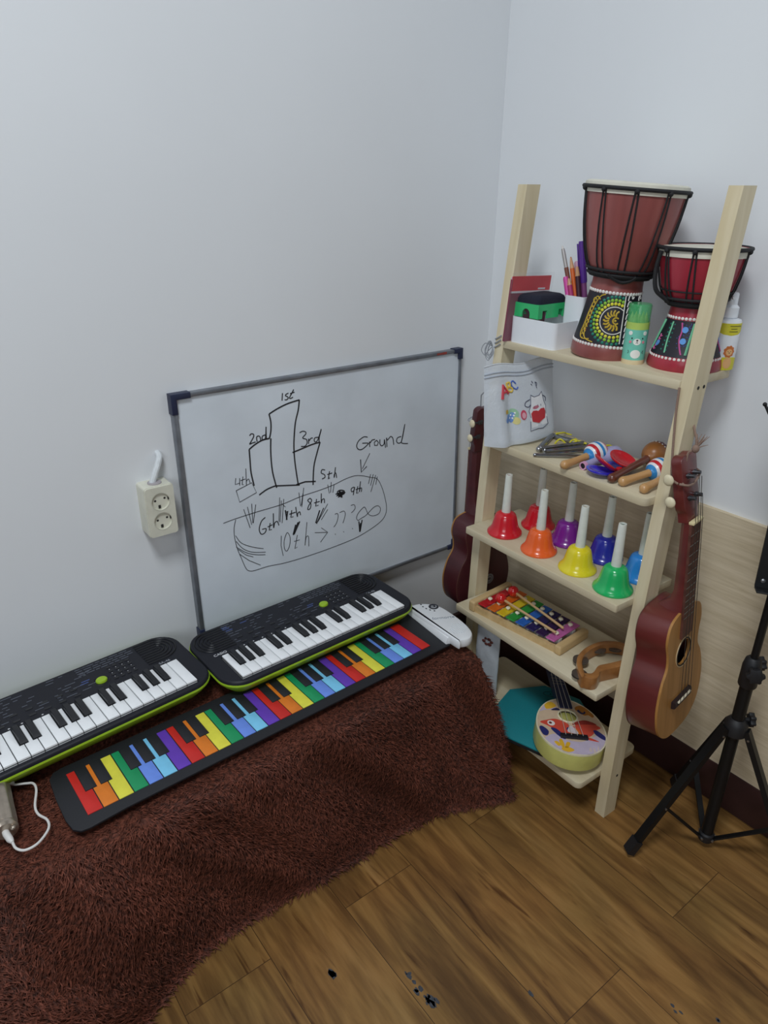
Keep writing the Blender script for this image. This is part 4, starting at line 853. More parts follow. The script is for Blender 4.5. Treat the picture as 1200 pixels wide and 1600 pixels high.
# red booklet leaning on the left post
bk_ = thing('booklet', 'thin red booklet in a clear sleeve, upright between the left post and the white organiser', 'booklet', (-.1980, -.2310, Z1+.0005), (R(3), R(2), R(-3)))
b = MB(mat('pink_pages', '#cfb7cb', .7)); b.box((.050, -.002, .058), (.099, .003, .115)); b.build('pages', bk_)
b = MB(mat('plum_cover', '#83314a', .5)); b.box((.050, -.0042, .045), (.100, .0012, .090)); b.box((.0005, -.003, .056), (.001, .005, .112)); b.build('lower_cover', bk_)
b = MB(mat('red_cover', '#d62f38', .4)); b.box((.050, -.0042, .104), (.100, .0012, .027)); b.build('red_panel', bk_)
b = MB(mat('white_band', '#d9d5da', .5)); b.box((.050, -.0046, .0895), (.100, .0010, .0035)); b.box((.078, -.0050, .0945), (.018, .0008, .003)); b.build('white_stripe', bk_)
b = MB(mat('clear_sleeve', '#d5dade', .15, alpha=.06)); b.box((.052, -.0058, .062), (.108, .0006, .124)); b.build('clear_sleeve', bk_)
# pencil tube with a bear
tb = thing('pencil_tube', 'green capped cylinder of pencils printed with a white muzzled teal bear', 'pencil tube', (-.1480, -.4820, Z1))
P = [(.0178, 0), (.0182, .002), (.0182, .0060)]
b = MB(mat('cream_card', '#e0cfa8', .5)); b.lathe([(.0178, 0), (.0182, .001), (.0182, .0070)], 32); b.build('base_ring', tb)
b = MB(mat('teal_card', '#74c8b4', .45)); b.lathe([(.0182, .0070), (.0182, .0560)], 32); b.build('bear_body', tb)
b = MB(mat('lime_card', '#b3cf66', .45)); b.lathe([(.0182, .0560), (.0182, .0670), (.0165, .0672), (.0165, .06)], 32, cap1=False); b.build('lime_band', tb)
b = MB(mat('green_clear_cap', '#55c27c', .15, alpha=.55)); b.lathe([(.0178, .0672), (.0180, .0930), (.0170, .0955), (.001, .0957)], 32, cap0=False); b.build('clear_cap', tb)
for i in range(7):
    a = 2*PI*i/6; x, y = (.0108*math.cos(a), .0108*math.sin(a)) if i < 6 else (0, 0)
    b = MB(mat('lime_pencil', '#c6d67a', .5)); b.lathe([(.0044, .060), (.0044, .070), (.0012, .080), (.0003, .0825)], 8, Matrix.Translation((x, y, 0))); b.build('pencil_tip', tb)
Sb = Surf([(.0182, 0), (.0182, .1)]); th = CA + .10
cw = mat('print_white', '#eef0ea', .5); ck = mat('print_black', '#26242a', .5); cpk = mat('print_pink', '#e58a9a', .5)
b = MB(cw); Sb.patch(b, th, .037, circle(0, 0, .0062, 16, .0052), .0004)
for s in (-1, 1): Sb.patch(b, th + s*.012/.0182, .0505, circle(0, 0, .0034, 12), .0004)
Sb.patch(b, th, .017, circle(0, 0, .008, 16, .007), .0003); b.build('bear_muzzle', tb)
b = MB(ck); Sb.patch(b, th, .0395, circle(0, 0, .0016, 8, .0012), .0008); Sb.line(b, [(0, .002), (0, -.001), (-.0016, -.0022)], th, .037, .0004); Sb.line(b, [(0, -.001), (.0016, -.0022)], th, .037, .0004)
for s in (-1, 1): Sb.patch(b, th + s*.0085/.0182, .0425, circle(0, 0, .0012, 8), .0006)
for s in (-1, 1): Sb.line(b, smooth([(s*.0125, .006), (s*.011, .003), (s*.0125, .001)], 3), th, .017, .0004)
b.build('bear_face', tb)
b = MB(cpk)
for s in (-1, 1): Sb.patch(b, th + s*.0105/.0182, .0365, circle(0, 0, .0022, 10), .0006)
b.build('bear_cheeks', tb)
# spray bottle
sb = thing('spray_bottle', 'white spray bottle with lion print and yellow label behind the right post', 'bottle', (-.0650, -.5880, Z1))
b = MB(wplast); b.lathe([(.0195, 0), (.0205, .002), (.0205, .074), (.0190, .0775), (.011, .080)], 32); b.build('bottle_body', sb)
b = MB(wplast); b.lathe([(.0110, .080), (.0125, .081), (.0125, .096), (.0105, .098), (.0085, .100), (.0085, .116), (.0070, .1185)], 24); b.cyl((-.006, -.004, .111), (-.013, -.009, .112), .003, .0024, 10); b.build('spray_pump', sb)
Sc = Surf([(.0205, 0), (.0205, .1)]); th = CA + .28
b = MB(mat('label_yellow', '#d8cf35', .5)); Sc.patch(b, th, .066, [(-.026, .0075), (-.026, -.004), (-.012, -.0095), (0, -.011), (.012, -.0095), (.026, -.004), (.026, .0075)], .0003)
b.build('yellow_label', sb); b = MB(mat('label_yellow', '#d8cf35', .5)); Sc.patch(b, th, .010, [(-.026, .008), (-.026, -.0095), (.026, -.0095), (.026, .008), (.010, .011), (-.010, .011)], .0003); b.build('yellow_base_print', sb)
b = MB(mat('label_text', '#6b6a2e', .6))
for k, (a, c) in enumerate(((-.004, .016), (-.002, .008), (-.004, .010))): Sc.patch(b, th, .0695 - k*.0042, [(a, -.0006), (c, -.0006), (c, .0006), (a, .0006)], .0006)
b.build('label_print', sb)
b = MB(mat('lion_orange', '#c9733a', .5)); Sc.patch(b, th+.1, .030, [(.0085*math.cos(a)*(1+.08*math.cos(9*a)), .0092*math.sin(a)*(1+.08*math.cos(9*a))) for a in np.linspace(0, 2*PI, 36, endpoint=False)], .0005); b.build('lion_mane', sb)
b = MB(mat('lion_face_tan', '#e6b37a', .5)); Sc.patch(b, th+.1, .029, circle(0, 0, .0052, 14), .0008); Sc.patch(b, th+.1, .012, circle(0, 0, .007, 14, .009), .0006); b.build('lion_face', sb)
b = MB(ck)
for s in (-1, 1): Sc.patch(b, th+.1 + s*.0022/.0205, .0305, circle(0, 0, .0006, 6), .0011)
Sc.patch(b, th+.1, .0282, circle(0, 0, .0010, 6, .0007), .0011); b.build('lion_eyes', sb)

# ------------------------------------------------------------------ second board
Z2 = .68
# zip bag with cow print
bag = thing('zip_bag', 'frosted plastic zip bag printed with letters and a cow, leaning on the left post', 'bag', (-.2610, -.2640, Z2), (0, R(-3), R(-11)))
fr = bpy.data.materials.new('frosted_plastic'); fr.use_nodes = True
nt = fr.node_tree; N = nt.nodes; L = nt.links; pb = N['Principled BSDF']; pb.inputs['Base Color'].default_value = lin('#e6edf5'); pb.inputs['Roughness'].default_value = .3; pb.inputs['Alpha'].default_value = .66
nz = N.new('ShaderNodeTexNoise'); nz.inputs['Scale'].default_value = 30; bp = N.new('ShaderNodeBump'); bp.inputs['Strength'].default_value = .25; bp.inputs['Distance'].default_value = .003
L.new(nz.outputs['Fac'], bp.inputs['Height']); L.new(bp.outputs['Normal'], pb.inputs['Normal'])
BWd, BHt = .166, .150
def bagf(u, v, side):
    """u along the bag 0..1, v up 0..1, side -1 front, +1 back"""
    left = -.004*v + .0; x = u*BWd*(1 - .06*v) + .004*v
    belly = (math.sin(PI*min(1, max(0, u)))**.6) * (.031*(1-v)**.8*(1 if v > .02 else .9) + .0015)
    y = .012*v + side*belly
    if side < 0:
        y += -.010*math.exp(-((u-.16)/.09)**2) * (1-v)**.5 * (1 if v < .75 else .3)      # a standing crease
        y += .006*math.exp(-((u-.30)/.06)**2) * math.exp(-((v-.35)/.35)**2)
    z = v*BHt*(1 - .02*u) + .003*math.sin(u*9)*v
    return Vector((x, y, z + .0006))
def sheet(side, NU=30, NV=24):
    b = MB(fr); g = [[b.v(bagf(i/NU, j/NV, side)) for j in range(NV+1)] for i in range(NU+1)]
    for i in range(NU):
        for j in range(NV): b.face((g[i][j], g[i+1][j], g[i+1][j+1], g[i][j+1]))
    return b
b = sheet(-1); NU = 30
g2 = [[b.v(bagf(i/30, j/24, 1)) for j in range(25)] for i in range(31)]
for i in range(30):
    for j in range(24): b.face((g2[i][j], g2[i][j+1], g2[i+1][j+1], g2[i+1][j]))
bmesh.ops.remove_doubles(b.bm, verts=list(b.bm.verts), dist=.0004)
fz = [bagf(i/30, 0, -1) for i in range(31)]; bz_ = [bagf(i/30, 0, 1) for i in range(31)]
vs = [b.v(p) for p in fz]; wsv = [b.v(p) for p in bz_]
for i in range(30): b.face((vs[i], wsv[i], wsv[i+1], vs[i+1]))
bo = b.build('pouch', bag, 70)
zl = mat('zip_strip', '#b9c2cf', .35, alpha=.9)
for k, v in enumerate((.86, .90)):
    b = MB(zl); b.tube([bagf(i/20, v, -1) + Vector((0, -.0012, 0)) for i in range(21)], .0013, 6); b.build('zip_ridge', bag)
b = MB(mat('paint_white_rim', '#e0e5ea', .4)); b.tube([bagf(i/20, .995, -1) + Vector((0, -.0006, 0)) for i in range(21)], .0009, 6); b.build('top_rim', bag)
def bp_(x, z, off=-.0010):
    u = x/BWd; v = z/BHt; p = bagf(u, v, -1); return Vector((p.x, p.y + off, p.z))
def bpatch(b, pts, off=-.0010):
    n = len(pts); cx = sum(p[0] for p in pts)/n; cz = sum(p[1] for p in pts)/n
    c = b.v(bp_(cx, cz, off)); rings = [[b.v(bp_(cx+(x-cx)*f, cz+(z-cz)*f, off)) for x, z in pts] for f in (.5, 1)]
    for j in range(n):
        k = (j+1) % n; b.face((c, rings[0][j], rings[0][k])); b.face((rings[0][j], rings[1][j], rings[1][k], rings[0][k]))
def bline(b, pts, w=.0006, off=-.0013): b.tube([bp_(x, z, off) for x, z in pts], w, 5)
out_ = mat('print_outline', '#3a3c58', .5)
def glyph(nm, col, outl):
    b = MB(mat(nm, col, .5))
    for s_, wd in outl: bline(b, s_, wd, -.0010)
    b.build(nm.replace('bag_', '') , bag)
glyph('bag_red_letter', '#d24a57', [([(.030, .088), (.035, .112), (.048, .096)], .0028), ([(.033, .098), (.043, .100)], .0022)])
glyph('bag_yellow_letter', '#e2c45a', [([(.047, .099), (.046, .114)], .0020), (smooth([(.045, .114), (.052, .116), (.053, .109), (.048, .107), (.057, .106), (.056, .099), (.049, .100)], 3), .0020)])
glyph('bag_blue_letter', '#5573c4', [(smooth([(.066, .114), (.060, .119), (.056, .115), (.058, .108), (.066, .104), (.070, .108)], 3), .0014)])
b = MB(mat('bag_blue_spots', '#6f97d8', .5))
for x, z, r in ((.045, .052, .006), (.053, .056, .005), (.040, .048, .005), (.050, .047, .005)): bpatch(b, [(x+r*math.cos(t*PI/6), z+r*math.sin(t*PI/6)) for t in range(12)])
b.build('blue_cluster', bag)
b = MB(mat('bag_green_spot', '#9cc7a4', .5)); bpatch(b, [(.055+.011*math.cos(t*PI/7), .058+.010*math.sin(t*PI/7)) for t in range(14)], -.0007)
b.use(mat('bag_yellow_spot', '#e0d690', .5)); bpatch(b, [(.060+.008*math.cos(t*PI/7), .045+.007*math.sin(t*PI/7)) for t in range(14)], -.0007); b.build('pastel_blobs', bag)
b = MB(mat('bag_white_dot', '#eef1f5', .5))
for x, z in ((.050, .056), (.056, .055), (.053, .050), (.047, .051), (.058, .060)): bpatch(b, [(x+.0018*math.cos(t*PI/4), z+.0018*math.sin(t*PI/4)) for t in range(8)], -.0016)
b.build('white_spots', bag)
b = MB(mat('bag_gold', '#d9b13c', .5)); bpatch(b, [(.036, .060), (.044, .060), (.044, .067), (.036, .067)], -.0013); b.build('gold_tag', bag)
b = MB(mat('bag_pink', '#d0506a', .5)); bpatch(b, [(.076+.007*math.cos(t*PI/7), .055+.0095*math.sin(t*PI/7)) for t in range(14)]); b.use(mat('bag_pale_pink', '#e6aebb', .5)); bpatch(b, [(.076+.0045*math.cos(t*PI/6), .054+.006*math.sin(t*PI/6)) for t in range(12)], -.0016); b.build('strawberry_print', bag)
cw_ = lambda P: [(.114 + (x-.114)*1.35 - .002, .056 + (z-.056)*1.12) for x, z in P]
b = MB(mat('cow_white', '#eef0f4', .5))
bpatch(b, cw_([(.103, .084), (.101, .068), (.097, .060), (.099, .030), (.130, .030), (.131, .060), (.127, .068), (.124, .085), (.119, .081), (.109, .081)]), -.0012); b.build('cow_body', bag)
b = MB(mat('cow_heart', '#c8373f', .5)); bpatch(b, cw_([(.100, .055), (.104, .059), (.110, .058), (.114, .056), (.119, .059), (.126, .058), (.128, .052), (.126, .041), (.119, .039), (.113, .036), (.106, .039), (.101, .041)]), -.0018); b.build('red_heart', bag)
b = MB(out_)
bline(b, cw_([(.103, .084), (.101, .068), (.097, .060), (.099, .048)])); bline(b, cw_([(.103, .086), (.109, .081), (.119, .081), (.124, .086), (.127, .068), (.130, .060), (.129, .047)]))
bline(b, cw_([(.098, .042), (.096, .026), (.110, .027), (.120, .025), (.132, .029), (.130, .042)]))
bline(b, cw_(smooth([(.101, .079), (.093, .076), (.091, .070), (.097, .067), (.101, .070)], 3)), .0007); bline(b, cw_(smooth([(.126, .079), (.131, .074), (.130, .068)], 3)), .0007)
bline(b, cw_([(.107, .066), (.107, .063)])); bline(b, cw_([(.114, .067), (.114, .064)])); bline(b, cw_([(.120, .066), (.120, .063)]))
bline(b, cw_([(.106, .104), (.108, .101)])); bline(b, cw_([(.108, .108), (.110, .104)])); bline(b, cw_([(.114, .105), (.116, .094)])); bline(b, cw_(smooth([(.114, .105), (.117, .102), (.116, .098)], 3)))
b.build('cow_outline', bag)
b = MB(mat('cow_cheek', '#c7788a', .5)); bpatch(b, cw_([(.110+.006*math.cos(t*PI/5), .0635+.0028*math.sin(t*PI/5)) for t in range(10)]), -.0016); b.build('cow_cheeks', bag)

# metal triangles
steel = mat('chromed_steel', '#a5a7ab', .22, 1.0, .05, 60)
def triangle(label, pts, z, r, cord):
    o = Vector((*pts[1], z)); t = thing('metal_triangle', label, 'triangle', o, (0, 0, 0), 'metal triangles on the second board')
    P = []
    for i, p in enumerate(pts):
        v = Vector((p[0], p[1], z)) - o
        if 0 < i < len(pts)-1:
            a = (Vector((*pts[i-1], z)) - o - v).normalized(); c = (Vector((*pts[i+1], z)) - o - v).normalized()
            for f in np.linspace(0, 1, 5): P.append(tuple((v + a*.008)*(1-f)**2 + v*2*f*(1-f) + (v + c*.008)*f*f))
        else: P.append(tuple(v))
    b = MB(steel); b.tube(P, r, 10); b.sphere(P[0], r*1.02); b.sphere(P[-1], r*1.02); b.build('rod', t)
    yl_ = mat('yellow_cord', '#d8cf30', .6)
    for q in cord:
        b = MB(yl_); b.tube(smooth([Vector((*p, zz)) - o for *p, zz in q], 4), .0017, 6); b.build('yellow_cord', t)
    return t
triangle('thick steel triangle with open corner in front of the zip bag', [(-.2010, -.3475), (-.1170, -.3075), (-.1080, -.3900), (-.1960, -.3580)], Z2+.0055, .0052,
         [[(-.140, -.335, Z2+.001), (-.135, -.342, Z2+.011), (-.128, -.350, Z2+.004)], [(-.118, -.318, Z2+.012), (-.095, -.318, Z2+.010), (-.080, -.312, Z2+.004), (-.074, -.322, Z2+.002)], [(-.112, -.360, Z2+.012), (-.130, -.378, Z2+.016), (-.142, -.372, Z2+.011), (-.128, -.368, Z2+.015), (-.118, -.392, Z2+.012)]])
triangle('thin steel triangle lying closest to the front edge, its end behind the left striped maraca', [(-.2270, -.3620), (-.1600, -.4200), (-.1020, -.4120), (-.2080, -.3690)], Z2+.0040, .0037, [[(-.098, -.412, Z2+.008), (-.085, -.420, Z2+.010), (-.078, -.428, Z2+.004), (-.078, -.440, Z2+.002)]])
bt = thing('triangle_beater', 'straight steel beater rod lying among the metal triangles', 'beater', (-.2050, -.3560, Z2+.0125))
b = MB(steel); b.cyl((0, 0, -.0008), (.085, -.030, .0015), .0024, n=10); b.sphere((0, 0, -.0008), .0034); b.build('rod', bt)

# maracas
lw = wood('varnished_wood', '#b98a55', '#d3a670', .35, 25, (1, 1, .1), coat=.3, bump=0); dw = wood('dark_varnished_wood', '#5a2d20', '#733d2b', .3, 20, (1, 1, .1), coat=.4, bump=0)
mw, mb_, mr, mp_ = mat('maraca_white', '#e3e4e6', .3), mat('maraca_blue', '#2f86c8', .3), mat('maraca_red', '#c02731', .3), mat('maraca_pink', '#dd7287', .3)
def maraca(label, end, head, ln=.124, hr=.0190, dark=False, z=Z2):
    A = Vector(end); d = (Vector(head) - A).normalized()
    t = thing('maraca', label, 'maraca', A, (0, 0, 0), 'maracas on the second board'); t.rotation_mode = 'QUATERNION'; t.rotation_quaternion = d.to_track_quat('Z', 'Y')
    hd = ln - hr*2.25
    b = MB(dw if dark else lw); b.lathe([(.001, -.0075), (.005, -.006), (.0078, -.002), (.0082, .002), (.0070, .012), (.0062, .030), (.0062, hd-.008), (.0072, hd+.004)], 18); b.build('handle', t)
    prof = []
    cz = hd + hr*1.15
    for i in range(25):
        f = i/24; z_ = hd + f*hr*2.25
        x = (f-.54)/.54 if f < .54 else (f-.54)/.46
        r = hr*math.sqrt(max(0, 1 - abs(x)**2.1)); prof.append((max(r, .0072*(1-f*4) if f < .2 else .0008), z_))
    if not dark:
        seq = [mb_]*3 + [mw]*2 + [mr]*3 + [mw]*3 + [mb_]*3 + [mw]*3 + [mp_]*3 + [mw]*4
    else: seq = [mat('coconut_brown', '#96602f', .35)]*14 + [mat('coconut_maroon', '#56182f', .35)]*10
    b = MB(); b.lathe(prof, 28, None, seq); b.build('head', t)
    if dark:
        b = MB(whd); S = Surf([(r, q) for r, q in prof])
        for k in range(22): S.dot(b, 2*PI*k/22, prof[14][1], .0016)
        for k in range(16): S.dot(b, 2*PI*k/16 + .1, prof[17][1], .0008)
        b.build('white_dots', t)
    return t
maraca('striped white blue and red maraca lying beside the metal triangles', (-.2340, -.4355, Z2+.0088), (-.1660, -.4420, Z2+.0160), .100, .0205)
maraca('striped white blue and red maraca against the right post, on the dark brown handle', (-.2170, -.5440, Z2+.0090), (-.1500, -.5560, Z2+.0150), .104, .0205)
maraca('maraca at the board\'s front right corner with only its bare handle showing', (-.2145, -.5830, Z2+.0086), (-.140, -.5810, Z2+.0150), .112, .0185)
maraca('dark handled maraca with round brown and maroon head behind the right striped one', (-.2190, -.5240, Z2+.0086), (-.1180, -.5220, Z2+.0215), .150, .0225, True)
# castanets
def shell_bm(m, r):
    b = MB(m); b.lathe([(.001, .0082), (r*.45, .0078), (r*.75, .0062), (r*.94, .0035), (r, .0008), (r*.985, .0), (r*.82, .0), (r*.74, .0012), (r*.5, .0034), (.001, .0042)], 32, cap0=True, cap1=True); return b
def castanet(label, col, loc, rz, open_deg, r=.0265, tilt=(0, 0)):
    m = mat('castanet_' + col, {'red': '#c3202b', 'blue': '#3733cc'}[col], .2, coat=.5)
    t = thing('castanets', label, 'castanets', loc, (R(tilt[0]), R(tilt[1]), rz), 'plastic castanets on the second board')
    for k, a in ((0, 0), (1, open_deg)):
        # hinge at local origin, shells reach along +x
        M = Matrix.Rotation(-R(a), 4, 'Y') @ Matrix.Translation((r, 0, 0)) @ (Matrix.Rotation(PI, 4, 'X') if k == 0 else Matrix.Identity(4))
        b = shell_bm(m, r); s = b.build('shell', t, 60, M)
        b = MB(m); b.box((r*.05, 0, .0018 if k else -.0018), (.009, .016, .0036), Matrix.Rotation(-R(a), 4, 'Y'), .001); b.build('lug', s) if False else b.build('hinge_lug', t)
    b = MB(mat('elastic_' + col, {'red': '#3a1216', 'blue': '#d8c233'}[col], .6)); b.tube([(.001, -.009, 0), (-.004, -.004, .001), (-.004, .004, .001), (.001, .009, 0)], .0009, 5); b.build('elastic_loop', t)
castanet('blue plastic castanets open flat on the board beneath the red pair', 'blue', (-.1830, -.4940, Z2+.0085), R(-6), 172, .0245)
rc = thing('castanets', 'red plastic castanets propped half open on top of the blue pair', 'castanets', (-.1905, -.5150, Z2+.0125), (0, 0, 0), 'plastic castanets on the second board')
rm = mat('castanet_red', '#c3202b', .2, coat=.5); vw = Vector((.786, .522, -.329)); r_ = .0245
d1 = Vector((-.006, .046, .020)).normalized(); n1_ = d1.cross(vw).normalized()
b = shell_bm(rm, r_); b.build('shell', rc, 60, Matrix.Translation(d1*r_) @ frame((0, 0, 0), d1, n1_.cross(d1)))
e_ = Vector((.0227, -.039, -.018)).normalized(); u_ = e_.cross(vw); u_ = u_ if u_.z > 0 else -u_
n2_ = (-vw*.45 + u_.normalized()*.89).normalized(); z_ = -n2_; x_ = (e_ - z_*e_.dot(z_)).normalized()
b = shell_bm(rm, r_); b.build('shell', rc, 60, frame(Vector((-.1634, -.5040, Z2+.0265)) - rc.location, x_, z_.cross(x_)))
b = MB(mat('elastic_red', '#3a1216', .6)); b.tube(smooth([(-.001, .004, .002), (.006, .002, .004), (.012, .0, .004)], 4), .0011, 5); b.build('elastic_loop', rc)
b = MB(rm); b.box((.004, .001, .003), (.010, .008, .005), None, .0015); b.build('hinge_lug', rc)
# lilac shaker
ls = thing('toy_shaker', 'translucent lilac plastic shaker tucked between the left striped maraca and the castanets', 'shaker', (-.2085, -.4560, Z2+.0075))
lil = mat('lilac_plastic', '#b7b3dd', .2, alpha=.85, coat=.3); pkr = mat('pink_ring', '#dba4c6', .3)
ls.rotation_mode = 'QUATERNION'; ls.rotation_quaternion = Vector((.075, -.002, .004)).to_track_quat('Z', 'Y')
b = MB(lil); b.lathe([(.0066, .004), (.0068, .030), (.0072, .046), (.0105, .052), (.0150, .062), (.0168, .076), (.0150, .090), (.009, .099), (.001, .102)], 22, cap0=False); b.build('lilac_body', ls)
b = MB(pkr); b.lathe([(.0050, -.001), (.0074, -.001), (.0076, .005), (.0066, .0055)], 20, cap0=False, cap1=False); b.build('pink_end', ls)
b = MB(mat('shaker_hole', '#1d1a26', .6)); b.lathe([(.0001, .0008), (.0050, .0006)], 16, cap0=False); b.build('end_hole', ls)

# ------------------------------------------------------------------ hand bells
Z3 = .4933
hand = mat('bell_handle_white', '#dfe3da', .35)
bellcol = {'red': '#cf1f2c', 'orange': '#f0662a', 'yellow': '#e6d528', 'green': '#22b362', 'purple': '#7c2490', 'blue': '#2a2fa0', 'light_blue': '#2f86d4'}
def bell(label, col, x, y, plug):
    m = mat('bell_' + col, bellcol[col], .22, coat=.4, var=.02)
    t = thing('hand_bell', label, 'hand bell', (x, y, Z3), (0, 0, 0), 'coloured hand bells on the third board')
    b = MB(m); b.lathe([(.0315, .0), (.0345, .0005), (.0352, .0025), (.0345, .0050), (.0318, .0080), (.0285, .0120), (.0262, .0180), (.0240, .0280), (.0218, .0370), (.0200, .0415), (.0170, .0445), (.0120, .0465), (.0092, .0470)], 40, cap0=False)
    b.lathe([(.0315, .0), (.0290, .006), (.0245, .016), (.0200, .036), (.001, .041)], 32, cap0=False); b.build('bell_cup', t, 50)
    b = MB(hand); b.lathe([(.0088, .0455), (.0090, .0475), (.0078, .085), (.0070, .1240), (.0066, .1262), (.0048, .1264), (.0044, .1235)], 20, cap1=False); b.build('handle', t)
    b = MB(mat('bell_plug_' + plug, {'red': '#8e2a2e', 'dark': '#2d2a2a', 'tan': '#8f6f52', 'green': '#20473a', 'brown': '#5f4a3c'}[plug], .5)); b.lathe([(.0046, .1236), (.0001, .1236)], 16, cap0=False); b.build('handle_plug', t)
    b = MB(mat('bell_clapper', '#55555a', .4, .5)); b.sphere((0, 0, .010), .006); b.cyl((0, 0, .01), (0, 0, .038), .0014); b.build('clapper', t)
bell('red hand bell at the left end of the front row', 'red', -.2130, -.2915, 'red')
bell('orange hand bell in the front row', 'orange', -.2170, -.3860, 'tan')
bell('yellow hand bell in the front row', 'yellow', -.2150, -.4775, 'tan')
bell('green hand bell in front beside the right post', 'green', -.2230, -.5610, 'green')
bell('red hand bell in the back row, half hidden by the orange bell', 'red', -.1330, -.3100, 'red')
bell('purple hand bell in the back row', 'purple', -.1425, -.3930, 'brown')
bell('dark blue hand bell in the back row', 'blue', -.1400, -.4800, 'dark')
bell('light blue hand bell behind the right post', 'light_blue', -.1480, -.5640, 'dark')

# ------------------------------------------------------------------ xylophone, mallets, tambourine
Z4 = .3134
xy = thing('xylophone', 'toy xylophone with rainbow metal bars on a wooden frame', 'xylophone', (-.2650, -.2640, Z4), (0, 0, 0))
XM = frame((0, 0, 0), (.015, -.218, 0), (.110, .020, 0))     # x along the length, y to the back
xw = wood('pale_beech', '#b99a69', '#d2b585', .5, 20, (.08, 1, 1)); LN = .2185
def fw(x): return .004 + .010*(x/LN), .116 - .022*(x/LN)     # front and back edge
b = MB(xw)
for s in (0, 1):
    def rail(x):
        y = fw(x)[s]; h = .0130 + (.0015*abs(math.sin(x/LN*8*PI)) if s == 0 else 0); return [(x, y-.0035, 0), (x, y+.0035, 0), (x, y+.0035, h), (x, y-.0035, h)]
    b = MB(xw); b.loft([rail(x) for x in np.linspace(.006, LN-.012, 40)], M=XM); b.build('side_rail', xy)
for x, hh in ((.0, .024), (LN-.006, .020)):
    f_, k_ = fw(x); b = MB(xw); b.box((x+.002, (f_+k_)/2, hh/2), (.016, k_-f_+.014, hh), XM, .004, 3); b.build('end_block', xy)
for s, fr_ in ((0, .24), (1, .78)):
    b = MB(mat('support_felt', '#d5d2cc', .8)); b.loft([[(x, fw(x)[0]+(fw(x)[1]-fw(x)[0])*fr_-.004, 0), (x, fw(x)[0]+(fw(x)[1]-fw(x)[0])*fr_+.004, 0), (x, fw(x)[0]+(fw(x)[1]-fw(x)[0])*fr_+.004, .0195), (x, fw(x)[0]+(fw(x)[1]-fw(x)[0])*fr_-.004, .0195)] for x in (.009, LN-.015)], M=XM); b.build('bar_support', xy)
xc = ['#c9202a', '#e87424', '#e9cf2c', '#2fa044', '#2a6bc8', '#27205e', '#341a4e', '#cf6fb4']
xs = np.linspace(.024, LN-.026, 8); peg = mat('cream_peg', '#e6dfc6', .4)
for i, (x, c) in enumerate(zip(xs, xc)):
    f_, k_ = fw(x); b = MB(mat('xylophone_bar_%d' % i, c, .25, .3, .03)); a = f_-.0005; e_ = k_+.0005
    b.box((x, (a+e_)/2, .0215), (.0205, e_-a, .003), XM, .0006, 1); br2 = b.build('tone_bar', xy)
    for q in (.24, .78):
        b = MB(peg); yy = f_ + (k_-f_)*q; b.lathe([(.0016, .022), (.0018, .0262), (.0046, .0266), (.0050, .0282), (.0038, .0298), (.001, .0303)], 12, XM @ Matrix.Translation((x, yy, 0))); b.build('bar_peg', xy)
stick = wood('mallet_stick', '#b79262', '#cfae80', .5, 20, (1, 1, .1)); ballm = mat('mallet_red', '#c71f22', .18, coat=.6)
for lab, h, tp in (('red headed wooden mallet lying along the front of the xylophone bars', (-.2270, -.3110, Z4+.0390), (-.2260, -.4560, Z4+.0330)), ('red headed wooden mallet lying along the back of the xylophone bars', (-.1850, -.3060, Z4+.0390), (-.2020, -.4550, Z4+.0330))):
    h, tp = Vector(h), Vector(tp); d = tp - h; t = thing('mallet', lab, 'mallet', h, (0, 0, 0), 'mallets on the xylophone'); t.rotation_mode = 'QUATERNION'; t.rotation_quaternion = d.to_track_quat('Z', 'Y')
    b = MB(ballm); b.sphere((0, 0, 0), .0115, u=24, w=16); b.build('ball', t)
    b = MB(stick); b.lathe([(.0027, .0085), (.0027, d.length), (.0020, d.length+.001)], 10); b.build('stick', t)
tm = thing('tambourine', 'half moon wooden tambourine with metal jingles lying beside the xylophone', 'tambourine', (-.2300, -.5600, Z4))
tw = wood('caramel_wood', '#8a5a30', '#ad7743', .35, 14, (1, 1, 1), coat=.3, bump=0)
TO = Vector((-.2300, -.5600, 0))
TA = [(-.2830, -.5720), (-.2730, -.5570), (-.2545, -.5378), (-.2345, -.5268), (-.2060, -.5210), (-.1755, -.5235), (-.1550, -.5345), (-.1420, -.5510), (-.1400, -.5700), (-.1470, -.5880)]
TP = smooth([(x - TO.x, y - TO.y) for x, y in TA], 6)
b = MB(tw); rings = []
for i, p in enumerate(TP):
    a_, c_ = Vector(TP[max(i-1, 0)]), Vector(TP[min(i+1, len(TP)-1)]); t_ = (c_-a_).normalized(); n_ = Vector((-t_.y, t_.x))
    wd = .0048; P_ = Vector(p); o_ = P_ + n_*wd; i_ = P_ - n_*wd; cz = .003
    rings.append([(i_.x, i_.y, .002), (i_.x, i_.y, .024), ((i_*.7+o_*.3).x, (i_*.7+o_*.3).y, .026), ((i_*.3+o_*.7).x, (i_*.3+o_*.7).y, .026), (o_.x, o_.y, .024), (o_.x, o_.y, .002), ((i_*.3+o_*.7).x, (i_*.3+o_*.7).y, .0), ((i_*.7+o_*.3).x, (i_*.7+o_*.3).y, .0)])
b.loft(rings); b.build('frame', tm)
HP_ = smooth([(x - TO.x, y - TO.y) for x, y in [(-.2830, -.5700), (-.2790, -.5830), (-.2690, -.5880), (-.2570, -.5850), (-.2479, -.5800), (-.2300, -.5850), (-.2102, -.5915), (-.1850, -.5970), (-.1600, -.5985), (-.1450, -.5930), (-.1440, -.5840), (-.1560, -.5830), (-.1750, -.5840), (-.1939, -.5800), (-.2150, -.5735), (-.2300, -.5680), (-.2400, -.5670), (-.2550, -.5720), (-.2660, -.5730), (-.2740, -.5660)]], 4, True)
